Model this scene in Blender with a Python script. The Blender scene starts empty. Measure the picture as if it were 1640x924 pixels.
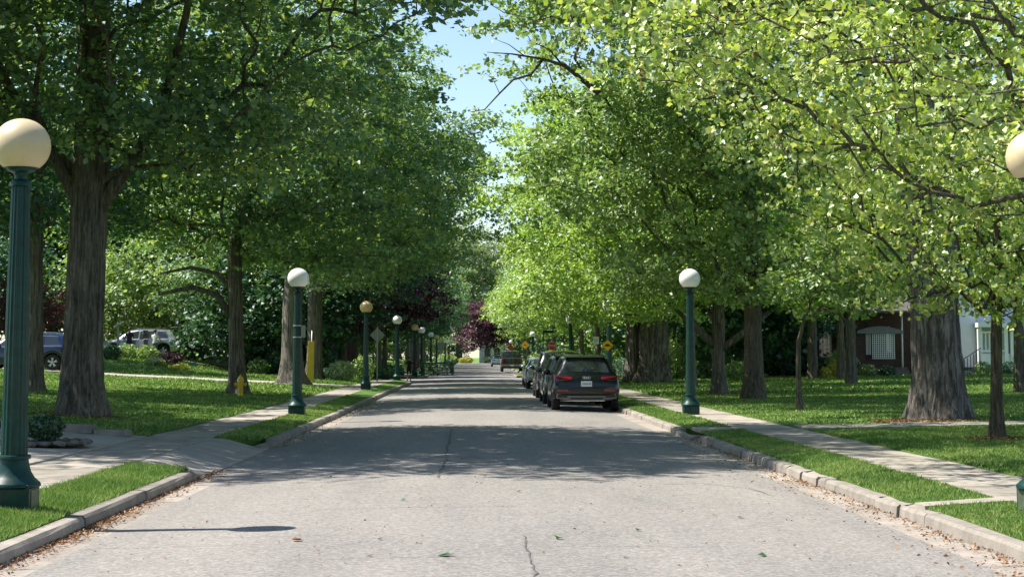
import bpy, bmesh, math, random
import numpy as np
from mathutils import Vector, Matrix

# ------------------------------------------------------------------ camera
F = 2800.0; CX, CY = 820.0, 320.0; VPX, HOR = 760.0, 572.0; CAMZ = 1.55
PITCH = math.atan((HOR - CY) / F)
YAW = math.atan((CX - VPX) * math.cos(PITCH) / F)
S = bpy.context.scene
COL = S.collection
cam = bpy.data.objects.new('camera', bpy.data.cameras.new('camera'))
COL.objects.link(cam)
cam.location = (0, 0, CAMZ)
cam.rotation_euler = (math.pi / 2 + PITCH, 0, -YAW)
cam.data.sensor_width = 36.0
cam.data.lens = 36.0 * F / 1640.0
cam.data.shift_y = -(462.0 - CY) / 1640.0
cam.data.clip_start = 0.1
cam.data.clip_end = 6000
S.camera = cam
RM = cam.rotation_euler.to_matrix()
def at(px, py, Y):
    """world point on the plane y=Y seen at photo pixel px, py"""
    d = RM @ Vector(((px - CX) / F, -(py - CY) / F, -1.0))
    t = Y / d.y
    return Vector((d.x * t, Y, CAMZ + d.z * t))

# ------------------------------------------------------------------ light
SUN_DIR = Vector((-1.0, 0.17, 1.50)).normalized()      # towards the sun
ELEV = math.asin(SUN_DIR.z)
W = bpy.data.worlds.new("World"); S.world = W; W.use_nodes = True
nt = W.node_tree; nt.nodes.clear()
wo = nt.nodes.new('ShaderNodeOutputWorld'); bg = nt.nodes.new('ShaderNodeBackground')
sky = nt.nodes.new('ShaderNodeTexSky'); sky.sky_type = 'NISHITA'; sky.sun_disc = False
sky.sun_elevation = ELEV; sky.sun_rotation = math.atan2(SUN_DIR.x, SUN_DIR.y)
sky.air_density = 1.0; sky.dust_density = 0.4; sky.ozone_density = 1.6
bg.inputs['Strength'].default_value = 0.105
nt.links.new(sky.outputs[0], bg.inputs[0]); nt.links.new(bg.outputs[0], wo.inputs[0])
sl = bpy.data.lights.new('sun', 'SUN'); sl.energy = 5.0; sl.angle = math.radians(0.53); sl.color = (1.0, 0.95, 0.86)
so = bpy.data.objects.new('sun', sl); COL.objects.link(so)
so.rotation_euler = SUN_DIR.to_track_quat('Z', 'Y').to_euler(); so.location = (-30, 10, 50)
S.view_settings.view_transform = 'Standard'; S.view_settings.look = 'None'
S.view_settings.exposure = 0.98; S.view_settings.gamma = 1.0; S.view_settings.use_curve_mapping = False
S.cycles.max_bounces = 6; S.cycles.diffuse_bounces = 4; S.cycles.glossy_bounces = 3
S.cycles.transmission_bounces = 4; S.cycles.transparent_max_bounces = 6; S.cycles.sample_clamp_indirect = 4.0
S.cycles.caustics_reflective = False; S.cycles.caustics_refractive = False

# ------------------------------------------------------------------ tags
def tag(o, label=None, cat=None, group=None, kind=None):
    if label: o['label'] = label
    if cat: o['category'] = cat
    if group: o['group'] = group
    if kind: o['kind'] = kind
    return o
def empty(name, loc=(0, 0, 0), rz=0.0, label=None, cat=None, group=None):
    o = bpy.data.objects.new(name, None); COL.objects.link(o)
    o.empty_display_size = 0.2; o.location = loc; o.rotation_euler = (0, 0, rz)
    return tag(o, label, cat, group)
def copy_tree(o, parent=None):
    c = o.copy(); COL.objects.link(c); c.parent = parent
    for ch in list(o.children): copy_tree(ch, c)
    return c
def inst(name, mesh, parent=None, loc=(0, 0, 0), rot=(0, 0, 0), sc=(1, 1, 1)):
    o = bpy.data.objects.new(name, mesh); COL.objects.link(o); o.parent = parent
    o.location = loc; o.rotation_euler = rot; o.scale = sc
    return o

# ------------------------------------------------------------------ mesh builder
class MB:
    def __init__(s): s.v = []; s.f = []
    def quad(s, a, b, c, d):
        n = len(s.v); s.v += [tuple(a), tuple(b), tuple(c), tuple(d)]; s.f.append((n, n+1, n+2, n+3)); return s
    def poly(s, pts, depth=None):
        """flat polygon, or a prism when depth (a vector) is given"""
        n = len(s.v); k = len(pts); s.v += [tuple(p) for p in pts]; s.f.append(tuple(range(n, n+k)))
        if depth is not None:
            d = Vector(depth); s.v += [tuple(Vector(p) + d) for p in pts]
            s.f.append(tuple(reversed(range(n+k, n+2*k))))
            for i in range(k):
                j = (i+1) % k; s.f.append((n+j, n+i, n+k+i, n+k+j))
        return s
    def box(s, c, h, rz=0.0, M=None):
        """c centre, h full sizes"""
        x, y, z = h[0]/2, h[1]/2, h[2]/2; n = len(s.v); cr, sr = math.cos(rz), math.sin(rz)
        for a, b, d in ((-1,-1,-1),(1,-1,-1),(1,1,-1),(-1,1,-1),(-1,-1,1),(1,-1,1),(1,1,1),(-1,1,1)):
            p = Vector((a*x*cr - b*y*sr, a*x*sr + b*y*cr, d*z))
            if M is not None: p = M @ p
            s.v.append((p.x + c[0], p.y + c[1], p.z + c[2]))
        for q in ((0,3,2,1),(4,5,6,7),(0,1,5,4),(1,2,6,5),(2,3,7,6),(3,0,4,7)): s.f.append(tuple(n+i for i in q))
        return s
    def bar(s, a, b, w, h=None):
        a, b = Vector(a), Vector(b); d = b - a
        if d.length < 1e-6: return s
        q = d.to_track_quat('Y', 'Z').to_matrix()
        return s.box((a+b)/2, (w, d.length, h or w), M=q)
    def tube(s, pts, rad, n=8, cap=True):
        pts = [Vector(p) for p in pts]
        if not hasattr(rad, '__len__'): rad = [rad]*len(pts)
        base = len(s.v); up = Vector((0.13, 0.97, 0.2))
        for i, p in enumerate(pts):
            t = (pts[min(i+1, len(pts)-1)] - pts[max(i-1, 0)])
            t = t.normalized() if t.length > 1e-9 else Vector((0, 0, 1))
            a = t.cross(up)
            if a.length < 1e-3: a = t.cross(Vector((1, 0, 0)))
            a.normalize(); b = t.cross(a)
            for k in range(n):
                an = 2*math.pi*k/n; q = p + (a*math.cos(an) + b*math.sin(an))*rad[i]; s.v.append(tuple(q))
        for i in range(len(pts)-1):
            for k in range(n):
                k2 = (k+1) % n
                s.f.append((base+i*n+k, base+i*n+k2, base+(i+1)*n+k2, base+(i+1)*n+k))
        if cap:
            s.f.append(tuple(base+k for k in reversed(range(n)))); m = base+(len(pts)-1)*n
            s.f.append(tuple(m+k for k in range(n)))
        return s
    def lathe(s, prof, n=24, c=(0, 0, 0), flute=0, depth=0.0, cap=True, square=0.0):
        base = len(s.v)
        for r, z in prof:
            for k in range(n):
                a = 2*math.pi*k/n; rr = r
                if flute: rr = r - depth*(0.5 - 0.5*math.cos(a*flute))
                s.v.append((c[0]+rr*math.cos(a), c[1]+rr*math.sin(a), c[2]+z))
        for i in range(len(prof)-1):
            for k in range(n):
                k2 = (k+1) % n; s.f.append((base+i*n+k, base+i*n+k2, base+(i+1)*n+k2, base+(i+1)*n+k))
        if cap:
            s.f.append(tuple(base+k for k in reversed(range(n)))); m = base+(len(prof)-1)*n
            s.f.append(tuple(m+k for k in range(n)))
        return s
    def sphere(s, c, r, nu=20, nv=12, sz=(1, 1, 1), z0=-1.0):
        prof = []
        a0 = math.asin(max(-1, z0)) if z0 > -1 else -math.pi/2 + 0.01
        for i in range(nv+1):
            a = a0 + (math.pi/2 - 0.01 - a0)*i/nv; prof.append((r*math.cos(a), r*math.sin(a)))
        b = len(s.v); s.lathe(prof, nu)
        for i in range(b, len(s.v)):
            v = s.v[i]; s.v[i] = (c[0]+v[0]*sz[0], c[1]+v[1]*sz[1], c[2]+v[2]*sz[2])
        return s
    def mesh(s, name, mat, smooth=False, flat_angle=None):
        m = bpy.data.meshes.new(name); m.from_pydata(s.v, [], s.f)
        for q in (mat if isinstance(mat, (list, tuple)) else [mat]): m.materials.append(q)
        if smooth:
            m.polygons.foreach_set('use_smooth', [True]*len(m.polygons))
            if flat_angle: m.set_sharp_from_angle(angle=math.radians(flat_angle))
        m.update(); return m
    def build(s, name, mat, parent=None, smooth=False, loc=(0, 0, 0), rz=0.0, bevel=0.0, flat_angle=None):
        m = s.mesh(name, mat, False)
        if bevel:
            bm = bmesh.new(); bm.from_mesh(m); bmesh.ops.remove_doubles(bm, verts=bm.verts, dist=1e-5)
            bmesh.ops.bevel(bm, geom=list(bm.edges), offset=bevel, segments=2, affect='EDGES', profile=0.6)
            bm.to_mesh(m); bm.free()
        if smooth:
            m.polygons.foreach_set('use_smooth', [True]*len(m.polygons))
            if flat_angle: m.set_sharp_from_angle(angle=math.radians(flat_angle))
        return inst(name, m, parent, loc, (0, 0, rz))

def np_mesh(name, V, Fc, mat, smooth=False):
    """V (n,3); Fc (m,k) faces all of k corners"""
    m = bpy.data.meshes.new(name); k = Fc.shape[1]
    m.vertices.add(len(V)); m.vertices.foreach_set('co', V.astype(np.float32).ravel())
    m.loops.add(Fc.size); m.loops.foreach_set('vertex_index', Fc.astype(np.int32).ravel())
    m.polygons.add(len(Fc)); m.polygons.foreach_set('loop_start', np.arange(0, Fc.size, k, dtype=np.int32))
    m.update(calc_edges=True)
    if smooth: m.polygons.foreach_set('use_smooth', np.ones(len(Fc), dtype=bool))
    m.materials.append(mat); return m

# ------------------------------------------------------------------ materials
def hexc(r, g, b): return (r, g, b, 1.0)
class NT:
    """tiny node helper"""
    def __init__(s, name):
        s.m = bpy.data.materials.new(name); s.m.use_nodes = True; s.t = s.m.node_tree; s.t.nodes.clear()
        s.out = s.n('ShaderNodeOutputMaterial')
    def n(s, typ, **kw):
        x = s.t.nodes.new(typ)
        for k, v in kw.items():
            if k.startswith('i_'): x.inputs[k[2:].replace('_', ' ')].default_value = v
            else: setattr(x, k, v)
        return x
    def l(s, a, b): s.t.links.new(a, b); return s
    def coord(s, scale=(1, 1, 1), obj=False, rot=(0, 0, 0)):
        g = s.n('ShaderNodeTexCoord') if obj else s.n('ShaderNodeNewGeometry')
        mp = s.n('ShaderNodeMapping'); mp.inputs['Scale'].default_value = scale; mp.inputs['Rotation'].default_value = rot
        s.l(g.outputs['Object' if obj else 'Position'], mp.inputs[0]); return mp.outputs[0]
    def noise(s, vec, scale, detail=4, rough=0.6, dist=0.0):
        x = s.n('ShaderNodeTexNoise'); x.inputs['Scale'].default_value = scale; x.inputs['Detail'].default_value = detail
        x.inputs['Roughness'].default_value = rough; x.inputs['Distortion'].default_value = dist
        s.l(vec, x.inputs['Vector']); return x.outputs['Fac']
    def ramp(s, fac, stops, interp='LINEAR'):
        r = s.n('ShaderNodeValToRGB'); r.color_ramp.interpolation = interp
        e = r.color_ramp.elements
        while len(e) < len(stops): e.new(0.5)
        for i, (p, c) in enumerate(stops):
            e[i].position = p; e[i].color = c if len(c) == 4 else (*c, 1)
        s.l(fac, r.inputs[0]); return r.outputs[0]
    def mix(s, fac, a, b, mode='MIX'):
        x = s.n('ShaderNodeMix', data_type='RGBA', blend_type=mode)
        if isinstance(fac, (int, float)): x.inputs[0].default_value = fac
        else: s.l(fac, x.inputs[0])
        for v, i in ((a, 6), (b, 7)):
            if isinstance(v, tuple): x.inputs[i].default_value = v if len(v) == 4 else (*v, 1)
            else: s.l(v, x.inputs[i])
        return x.outputs[2]
    def math(s, op, a, b=0.0):
        x = s.n('ShaderNodeMath', operation=op)
        for i, v in enumerate((a, b)):
            if isinstance(v, (int, float)): x.inputs[i].default_value = v
            else: s.l(v, x.inputs[i])
        return x.outputs[0]
    def bump(s, h, strength=0.5, dist=0.02):
        b = s.n('ShaderNodeBump'); b.inputs['Strength'].default_value = strength; b.inputs['Distance'].default_value = dist
        s.l(h, b.inputs['Height']); return b.outputs[0]
    def pbr(s, col, rough=0.7, metal=0.0, normal=None, spec=0.5, coat=0.0):
        p = s.n('ShaderNodeBsdfPrincipled'); p.inputs['Metallic'].default_value = metal
        p.inputs['Specular IOR Level'].default_value = spec; p.inputs['Coat Weight'].default_value = coat
        if isinstance(col, tuple): p.inputs['Base Color'].default_value = col if len(col) == 4 else (*col, 1)
        else: s.l(col, p.inputs['Base Color'])
        if isinstance(rough, (int, float)): p.inputs['Roughness'].default_value = rough
        else: s.l(rough, p.inputs['Roughness'])
        if normal is not None: s.l(normal, p.inputs['Normal'])
        s.l(p.outputs[0], s.out.inputs[0]); return s.m

def plain(name, col, rough=0.6, metal=0.0, var=0.12, coat=0.0, scale=6.0, spec=0.5, bump=0.0):
    t = NT(name); v = t.coord(obj=True); f = t.noise(v, scale, 5)
    dark = tuple(c*(1-var) for c in col[:3]); light = tuple(min(1, c*(1+var)) for c in col[:3])
    c = t.ramp(f, [(0.3, dark), (0.7, light)])
    r = t.ramp(t.noise(v, scale*2.3, 3), [(0.3, (max(rough-.06, .02),)*3), (0.7, (min(rough+.08, 1),)*3)])
    return t.pbr(c, r, metal, t.bump(t.noise(v, scale*12, 3), bump, 0.01) if bump else None, spec, coat)

def leaf_mat(name, c_dark, c_mid, c_light, trans=0.38, gloss=0.05, tr_tint=(1.25, 1.15, 0.55)):
    t = NT(name); g = t.n('ShaderNodeNewGeometry'); rnd = g.outputs['Random Per Island']
    big = t.noise(t.coord(), 0.55, 2)
    fac = t.math('ADD', t.math('MULTIPLY', rnd, 0.7), t.math('MULTIPLY', t.math('SUBTRACT', big, 0.35), 0.9))
    c = t.ramp(fac, [(0.05, c_dark), (0.5, c_mid), (0.95, c_light)])
    tc = t.mix(1.0, c, tr_tint, 'MULTIPLY')
    d = t.n('ShaderNodeBsdfDiffuse'); t.l(c, d.inputs[0])
    tr = t.n('ShaderNodeBsdfTranslucent'); t.l(tc, tr.inputs[0])
    gl = t.n('ShaderNodeBsdfGlossy'); gl.inputs['Roughness'].default_value = 0.5; gl.inputs[0].default_value = (0.9, 0.95, 1, 1)
    m1 = t.n('ShaderNodeMixShader'); m1.inputs[0].default_value = trans; t.l(d.outputs[0], m1.inputs[1]); t.l(tr.outputs[0], m1.inputs[2])
    m2 = t.n('ShaderNodeMixShader'); m2.inputs[0].default_value = gloss; t.l(m1.outputs[0], m2.inputs[1]); t.l(gl.outputs[0], m2.inputs[2])
    t.l(m2.outputs[0], t.out.inputs[0]); return t.m

def mat_asphalt():
    t = NT('asphalt'); v = t.coord()
    fine = t.n('ShaderNodeTexVoronoi'); fine.inputs['Scale'].default_value = 70; t.l(v, fine.inputs['Vector'])
    agg = t.ramp(fine.outputs['Color'], [(0.15, (0.145, 0.135, 0.125)), (0.5, (0.235, 0.22, 0.205)), (0.9, (0.40, 0.375, 0.35))])
    med = t.noise(v, 26.0, 4, 0.75)
    c = t.mix(0.55, agg, t.ramp(med, [(0.3, (0.13, 0.12, 0.11)), (0.5, (0.235, 0.22, 0.205)), (0.72, (0.36, 0.34, 0.315))]))
    patch = t.noise(t.coord((0.5, 0.16, 1)), 1.0, 5, 0.6)
    c = t.mix(1.0, c, t.ramp(patch, [(0.28, (0.66, 0.66, 0.68)), (0.5, (0.88, 0.88, 0.88)), (0.68, (1.0, 0.98, 0.96))]), 'MULTIPLY')
    st = t.noise(t.coord((0.25, 4.0, 1)), 1.3, 4, 0.55, 0.6)         # transverse seams and scuffs
    c = t.mix(1.0, c, t.ramp(st, [(0.28, (0.78, 0.77, 0.77)), (0.36, (1, 1, 1))]), 'MULTIPLY')
    co = t.n('ShaderNodeTexVoronoi'); co.inputs['Scale'].default_value = 34; t.l(v, co.inputs['Vector'])
    c = t.mix(0.28, c, t.ramp(co.outputs['Color'], [(0.1, (0.10, 0.095, 0.09)), (0.5, (0.23, 0.215, 0.20)), (0.9, (0.46, 0.43, 0.40))]))
    # wheel tracks: two slightly polished lanes along the road
    w = t.noise(t.coord((1.1, 0.02, 1)), 1.0, 2, 0.5)
    c = t.mix(1.0, c, t.ramp(w, [(0.35, (0.93, 0.93, 0.93)), (0.6, (1.03, 1.02, 1.01))]), 'MULTIPLY')
    return t.pbr(c, 0.93, 0, t.bump(med, 0.55, 0.012), 0.25)
def mat_concrete(name='concrete', base=(0.40, 0.36, 0.31), dirt=0.6, sc=1.0):
    t = NT(name); v = t.coord()
    a = t.noise(v, 2.2*sc, 6, 0.65); b = t.noise(v, 55*sc, 3, 0.7)
    c = t.ramp(a, [(0.25, tuple(x*dirt for x in base)), (0.6, base), (0.85, tuple(min(1, x*1.15) for x in base))])
    c = t.mix(1.0, c, t.ramp(b, [(0.3, (0.78, 0.77, 0.76)), (0.62, (1.08, 1.08, 1.08))]), 'MULTIPLY')
    oi = t.n('ShaderNodeObjectInfo')
    c = t.mix(1.0, c, t.ramp(oi.outputs['Random'], [(0, (0.76, 0.76, 0.75)), (1, (1.1, 1.09, 1.07))]), 'MULTIPLY')
    return t.pbr(c, 0.9, 0, t.bump(b, 0.35, 0.008), 0.3)
def mat_bark(name, dark, light, sc=1.0):
    t = NT(name)
    a = t.noise(t.coord((16*sc, 16*sc, 1.0*sc), obj=True), 1.0, 5, 0.65, 0.9)
    f = t.noise(t.coord((26*sc, 26*sc, 8*sc), obj=True), 1.0, 5, 0.75, 0.8); b = t.noise(t.coord(obj=True), 1.7, 4)
    h = t.math('ADD', t.math('MULTIPLY', a, 0.7), t.math('MULTIPLY', f, 0.3))
    c = t.ramp(h, [(0.36, tuple(x*0.42 for x in dark)), (0.47, dark), (0.62, light)])
    c = t.mix(1.0, c, t.ramp(b, [(0.3, (0.72, 0.74, 0.72)), (0.7, (1.12, 1.10, 1.04))]), 'MULTIPLY')
    return t.pbr(c, 0.95, 0, t.bump(h, 1.0, 0.09), 0.1)
def mat_grass_ground():
    t = NT('lawn_turf'); v = t.coord()
    a = t.noise(v, 0.7, 5, 0.65); b = t.noise(v, 38, 4, 0.8); k = t.noise(t.coord((5, 0.6, 1)), 2.0, 3)
    c = t.ramp(b, [(0.3, (0.045, 0.10, 0.025)), (0.5, (0.12, 0.225, 0.05)), (0.72, (0.24, 0.35, 0.09))])
    c = t.mix(1.0, c, t.ramp(a, [(0.3, (0.72, 0.85, 0.85)), (0.7, (1.25, 1.08, 1.0))]), 'MULTIPLY')
    c = t.mix(0.5, c, t.mix(1.0, c, t.ramp(k, [(0.3, (0.75, 0.8, 0.75)), (0.7, (1.2, 1.15, 1.1))]), 'MULTIPLY'))
    return t.pbr(c, 0.9, 0, t.bump(b, 1.0, 0.06), 0.15)
def mat_brick(name, c1, c2, mortar, sc=1.0):
    t = NT(name); tc = t.n('ShaderNodeTexCoord'); sep = t.n('ShaderNodeSeparateXYZ'); t.l(tc.outputs['Object'], sep.inputs[0])
    cmb = t.n('ShaderNodeCombineXYZ'); t.l(t.math('ADD', sep.outputs[0], sep.outputs[1]), cmb.inputs[0]); t.l(sep.outputs[2], cmb.inputs[1])
    b = t.n('ShaderNodeTexBrick'); b.inputs['Scale'].default_value = sc; b.inputs['Brick Width'].default_value = 0.22
    b.inputs['Row Height'].default_value = 0.075; b.inputs['Mortar Size'].default_value = 0.008
    b.inputs['Color1'].default_value = (*c1, 1); b.inputs['Color2'].default_value = (*c2, 1); b.inputs['Mortar'].default_value = (*mortar, 1)
    t.l(cmb.outputs[0], b.inputs['Vector'])
    c = t.mix(1.0, b.outputs['Color'], t.ramp(t.noise(t.coord(), 1.3, 4), [(0.3, (0.8, 0.8, 0.8)), (0.7, (1.1, 1.1, 1.1))]), 'MULTIPLY')
    return t.pbr(c, 0.9, 0, None, 0.2)
def mat_paint(name, col, rough=0.22, metal=0.0, coat=0.8):
    return plain(name, col, rough, metal, 0.05, coat, 3.0)
def mat_glass(name, col=(0.02, 0.025, 0.03), rough=0.04):
    t = NT(name); f = t.noise(t.coord(obj=True), 1.5, 2)
    return t.pbr(t.ramp(f, [(0.3, col), (0.7, tuple(c*1.6 for c in col))]), rough, 0.0, None, 1.0, 0.0)

M = {}
M['asphalt'] = mat_asphalt()
M['concrete'] = mat_concrete('concrete', (0.39, 0.35, 0.30), 0.45)
M['kerb'] = mat_concrete('kerb_concrete', (0.33, 0.295, 0.26), 0.6, 1.6)
M['gutter'] = mat_concrete('gutter_concrete', (0.35, 0.31, 0.275), 0.65, 1.2)
M['drive'] = mat_concrete('driveway_concrete', (0.37, 0.335, 0.30), 0.7, 0.8)
M['stone'] = mat_concrete('stone', (0.22, 0.19, 0.17), 0.5, 3.0)
M['turf'] = mat_grass_ground()
M['soil'] = plain('soil', (0.045, 0.032, 0.024), 0.95, 0, 0.4, scale=4, bump=0.6)
M['bark_maple'] = mat_bark('bark_maple', (0.13, 0.115, 0.10), (0.28, 0.25, 0.22))
M['bark_old'] = mat_bark('bark_old', (0.10, 0.088, 0.08), (0.31, 0.28, 0.25), 0.8)
M['bark_young'] = mat_bark('bark_young', (0.12, 0.10, 0.08), (0.28, 0.24, 0.19), 2.0)
M['leaf_maple'] = leaf_mat('leaf_maple', (0.050, 0.135, 0.080), (0.115, 0.245, 0.135), (0.34, 0.50, 0.20), 0.48, 0.06, (1.8, 1.4, 0.42))
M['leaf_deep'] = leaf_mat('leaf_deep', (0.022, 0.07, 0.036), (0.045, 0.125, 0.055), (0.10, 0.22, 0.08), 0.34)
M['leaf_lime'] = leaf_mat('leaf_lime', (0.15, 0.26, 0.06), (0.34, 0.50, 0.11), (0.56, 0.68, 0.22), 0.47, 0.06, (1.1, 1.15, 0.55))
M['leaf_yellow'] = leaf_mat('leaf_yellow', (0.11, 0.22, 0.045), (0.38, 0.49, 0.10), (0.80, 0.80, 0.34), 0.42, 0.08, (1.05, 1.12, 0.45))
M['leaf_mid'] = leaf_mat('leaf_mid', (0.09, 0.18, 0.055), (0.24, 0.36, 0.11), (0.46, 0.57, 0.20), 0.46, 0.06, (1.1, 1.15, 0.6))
M['leaf_pale'] = leaf_mat('leaf_pale', (0.18, 0.26, 0.14), (0.32, 0.42, 0.22), (0.50, 0.56, 0.34), 0.42)
M['leaf_copper'] = leaf_mat('leaf_copper', (0.020, 0.010, 0.014), (0.045, 0.020, 0.026), (0.09, 0.035, 0.04), 0.3, 0.04, (1.5, 0.7, 0.6))
M['leaf_plum'] = leaf_mat('leaf_plum', (0.05, 0.018, 0.026), (0.10, 0.035, 0.05), (0.20, 0.085, 0.11), 0.35, 0.05, (1.4, 0.8, 0.9))
M['leaf_red'] = leaf_mat('leaf_red', (0.05, 0.014, 0.014), (0.12, 0.032, 0.03), (0.26, 0.085, 0.075), 0.35, 0.04, (1.3, 0.7, 0.6))
M['leaf_cedar'] = leaf_mat('leaf_cedar', (0.010, 0.034, 0.018), (0.016, 0.048, 0.022), (0.035, 0.08, 0.03), 0.15)
M['leaf_gold'] = leaf_mat('leaf_gold', (0.25, 0.28, 0.03), (0.45, 0.46, 0.05), (0.65, 0.60, 0.10), 0.35)
M['grass_blade'] = leaf_mat('grass_blade', (0.055, 0.13, 0.035), (0.165, 0.28, 0.070), (0.46, 0.49, 0.19), 0.33, 0.006, (1.05, 1.1, 0.6))
M['litter'] = leaf_mat('litter', (0.10, 0.045, 0.025), (0.24, 0.12, 0.06), (0.42, 0.28, 0.16), 0.1, 0.02)
M['tassel'] = leaf_mat('tassel', (0.26, 0.17, 0.06), (0.40, 0.27, 0.11), (0.55, 0.40, 0.18), 0.3, 0.02)
M['lamp_green'] = plain('lamp_green_paint', (0.003, 0.034, 0.029), 0.42, 0.0, 0.35, 0.12, 8, spec=0.25)
M['teal_paint'] = plain('teal_faded_paint', (0.05, 0.17, 0.14), 0.5, 0.0, 0.3, 0.1, 10)
M['panel_paint'] = plain('bounce_tinted_panel', (0.09, 0.12, 0.08), 0.45, 0.3, 0.35, 0, 12)  # paler grey-green than the lamp: road bounce light put into the colour
M['globe_white'] = plain('globe_white', (0.78, 0.77, 0.74), 0.35, 0, 0.05, 0.2, 3)
M['globe_cream'] = plain('globe_cream', (0.60, 0.48, 0.29), 0.45, 0, 0.12, 0.15, 3)
M['globe_amber'] = plain('globe_amber', (0.52, 0.36, 0.16), 0.40, 0, 0.1, 0.15, 4)
M['sign_back'] = plain('sign_back_metal', (0.24, 0.26, 0.24), 0.45, 0.5, 0.12)
M['galv'] = plain('galvanised_steel', (0.36, 0.37, 0.37), 0.45, 0.7, 0.12)
M['sign_yellow'] = plain('sign_yellow', (0.85, 0.45, 0.01), 0.4, 0, 0.04)
M['sign_red'] = plain('sign_red', (0.45, 0.015, 0.02), 0.4, 0, 0.06)
M['white'] = plain('white_paint', (0.78, 0.77, 0.75), 0.5, 0, 0.05)
M['black'] = plain('black_plastic', (0.012, 0.012, 0.013), 0.5, 0, 0.2)
M['hydrant'] = plain('hydrant_yellow', (0.72, 0.47, 0.03), 0.4, 0, 0.1, 0.2)
M['guard'] = plain('guard_yellow', (0.48, 0.32, 0.02), 0.5, 0, 0.12)
M['tyre'] = plain('tyre_rubber', (0.018, 0.017, 0.017), 0.85, 0, 0.25, bump=0.2)
M['rim'] = plain('alloy_rim', (0.42, 0.43, 0.44), 0.3, 0.9, 0.08)
M['chrome'] = plain('chrome', (0.75, 0.76, 0.78), 0.12, 1.0, 0.03)
M['trim_grey'] = plain('grey_trim', (0.17, 0.16, 0.145), 0.5, 0.1, 0.1)
M['tail_red'] = plain('tail_lamp_red', (0.42, 0.01, 0.025), 0.12, 0, 0.15, 0.6)
M['plate'] = plain('plate_white', (0.62, 0.66, 0.70), 0.4, 0, 0.05)
M['plate_blue'] = plain('plate_blue', (0.05, 0.10, 0.30), 0.4, 0, 0.05)
M['glass'] = mat_glass('car_glass')
M['car_navy'] = mat_paint('car_paint_black_blue', (0.004, 0.005, 0.011), coat=0.25)
M['car_grey'] = mat_paint('car_paint_grey', (0.10, 0.11, 0.115), 0.25, 0.5)
M['car_black'] = mat_paint('car_paint_black', (0.008, 0.008, 0.009))
M['car_silver'] = mat_paint('car_paint_silver', (0.30, 0.31, 0.33), 0.28, 0.6)
M['car_white'] = mat_paint('car_paint_white', (0.72, 0.72, 0.72))
M['car_blue'] = mat_paint('car_paint_blue', (0.005, 0.012, 0.045), coat=0.5)
M['brick'] = mat_brick('brick_red', (0.21, 0.09, 0.06), (0.14, 0.06, 0.045), (0.24, 0.20, 0.17))
M['brick_dark'] = mat_brick('brick_brown', (0.095, 0.05, 0.04), (0.065, 0.036, 0.032), (0.10, 0.085, 0.08))
M['stucco'] = plain('white_stucco', (0.74, 0.75, 0.78), 0.85, 0, 0.05, scale=2, bump=0.2)
M['shingle'] = plain('roof_shingle', (0.10, 0.085, 0.08), 0.9, 0, 0.35, scale=9, bump=0.5)
M['window'] = mat_glass('house_window', (0.03, 0.035, 0.04), 0.06)
M['iron'] = plain('black_iron', (0.015, 0.015, 0.015), 0.5, 0.3, 0.1)
M['skin'] = plain('skin', (0.45, 0.27, 0.19), 0.55, 0, 0.08)
M['hair'] = plain('dark_hair', (0.02, 0.014, 0.010), 0.6, 0, 0.3)
M['cloth_dark'] = plain('dark_cloth', (0.025, 0.025, 0.035), 0.9, 0, 0.2)
M['cloth_white'] = plain('white_cloth', (0.70, 0.68, 0.64), 0.9, 0, 0.08)
M['cloth_grey'] = plain('grey_cloth', (0.12, 0.12, 0.13), 0.9, 0, 0.15)
M['crack'] = plain('crack_dark', (0.095, 0.09, 0.085), 0.95, 0, 0.3)

# ------------------------------------------------------------------ terrain
rs = np.random.RandomState(7)
def prof(y): return float(np.interp(y, [-50, 45, 75, 160, 240, 340, 3000], [0, 0, .07, .13, .22, .32, .32]))
def sm(a, b, v):
    t = max(0.0, min(1.0, (v-a)/(b-a))); return t*t*(3-2*t)
KL, KR = -3.5, 4.10              # kerb faces
def gz(x, y):
    """height of the raised ground"""
    p = prof(y)
    if x < 0:
        d = KL - .15 - x
        z = .135 + .065*max(0, min(1, d/.75)) + .05*max(0.0, -x-5.6)*(1 - .65*sm(24, 60, -x))
        z += .52*sm(84, 97, y)*sm(12.5, 18, -x)
    else:
        d = x - KR - .15
        z = .135 + .055*max(0, min(1, d/.8)) + .018*max(0.0, min(x, 60)-6.2)
    z += .012*math.sin(x*1.7+y*.9)*math.sin(y*.43+1) * (1 if abs(x) > 6.4 else .3)
    return p + z
def roadz(x, y):
    u = (x - .3)/3.8; return prof(y) + .075*(1 - min(1, u*u))
def sheet(name, xs, ys, zf, mat, kind='structure', parent=None, skirt=0.0, smooth=True):
    """xs: list of x, or function y -> list of x"""
    V = []; nx = None
    for y in ys:
        row = xs(y) if callable(xs) else xs
        nx = len(row)
        for x in row: V.append((x, y, zf(x, y)))
    ny = len(ys); Fq = []
    for j in range(ny-1):
        for i in range(nx-1):
            a = j*nx+i; Fq.append((a, a+1, a+nx+1, a+nx))
    if skirt:
        ring = [i for i in range(nx)] + [j*nx+nx-1 for j in range(1, ny)] + [(ny-1)*nx+i for i in range(nx-2, -1, -1)] + [j*nx for j in range(ny-2, 0, -1)]
        n0 = len(V)
        for r in ring: V.append((V[r][0], V[r][1], V[r][2]-skirt))
        k = len(ring)
        for i in range(k):
            j = (i+1) % k; Fq.append((ring[j], ring[i], n0+i, n0+j))
    m = bpy.data.meshes.new(name); m.from_pydata(V, [], Fq); m.materials.append(mat)
    if smooth: m.polygons.foreach_set('use_smooth', [True]*len(m.polygons)); m.set_sharp_from_angle(angle=math.radians(50))
    o = inst(name, m, parent)
    if kind: o['kind'] = kind
    return o
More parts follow.
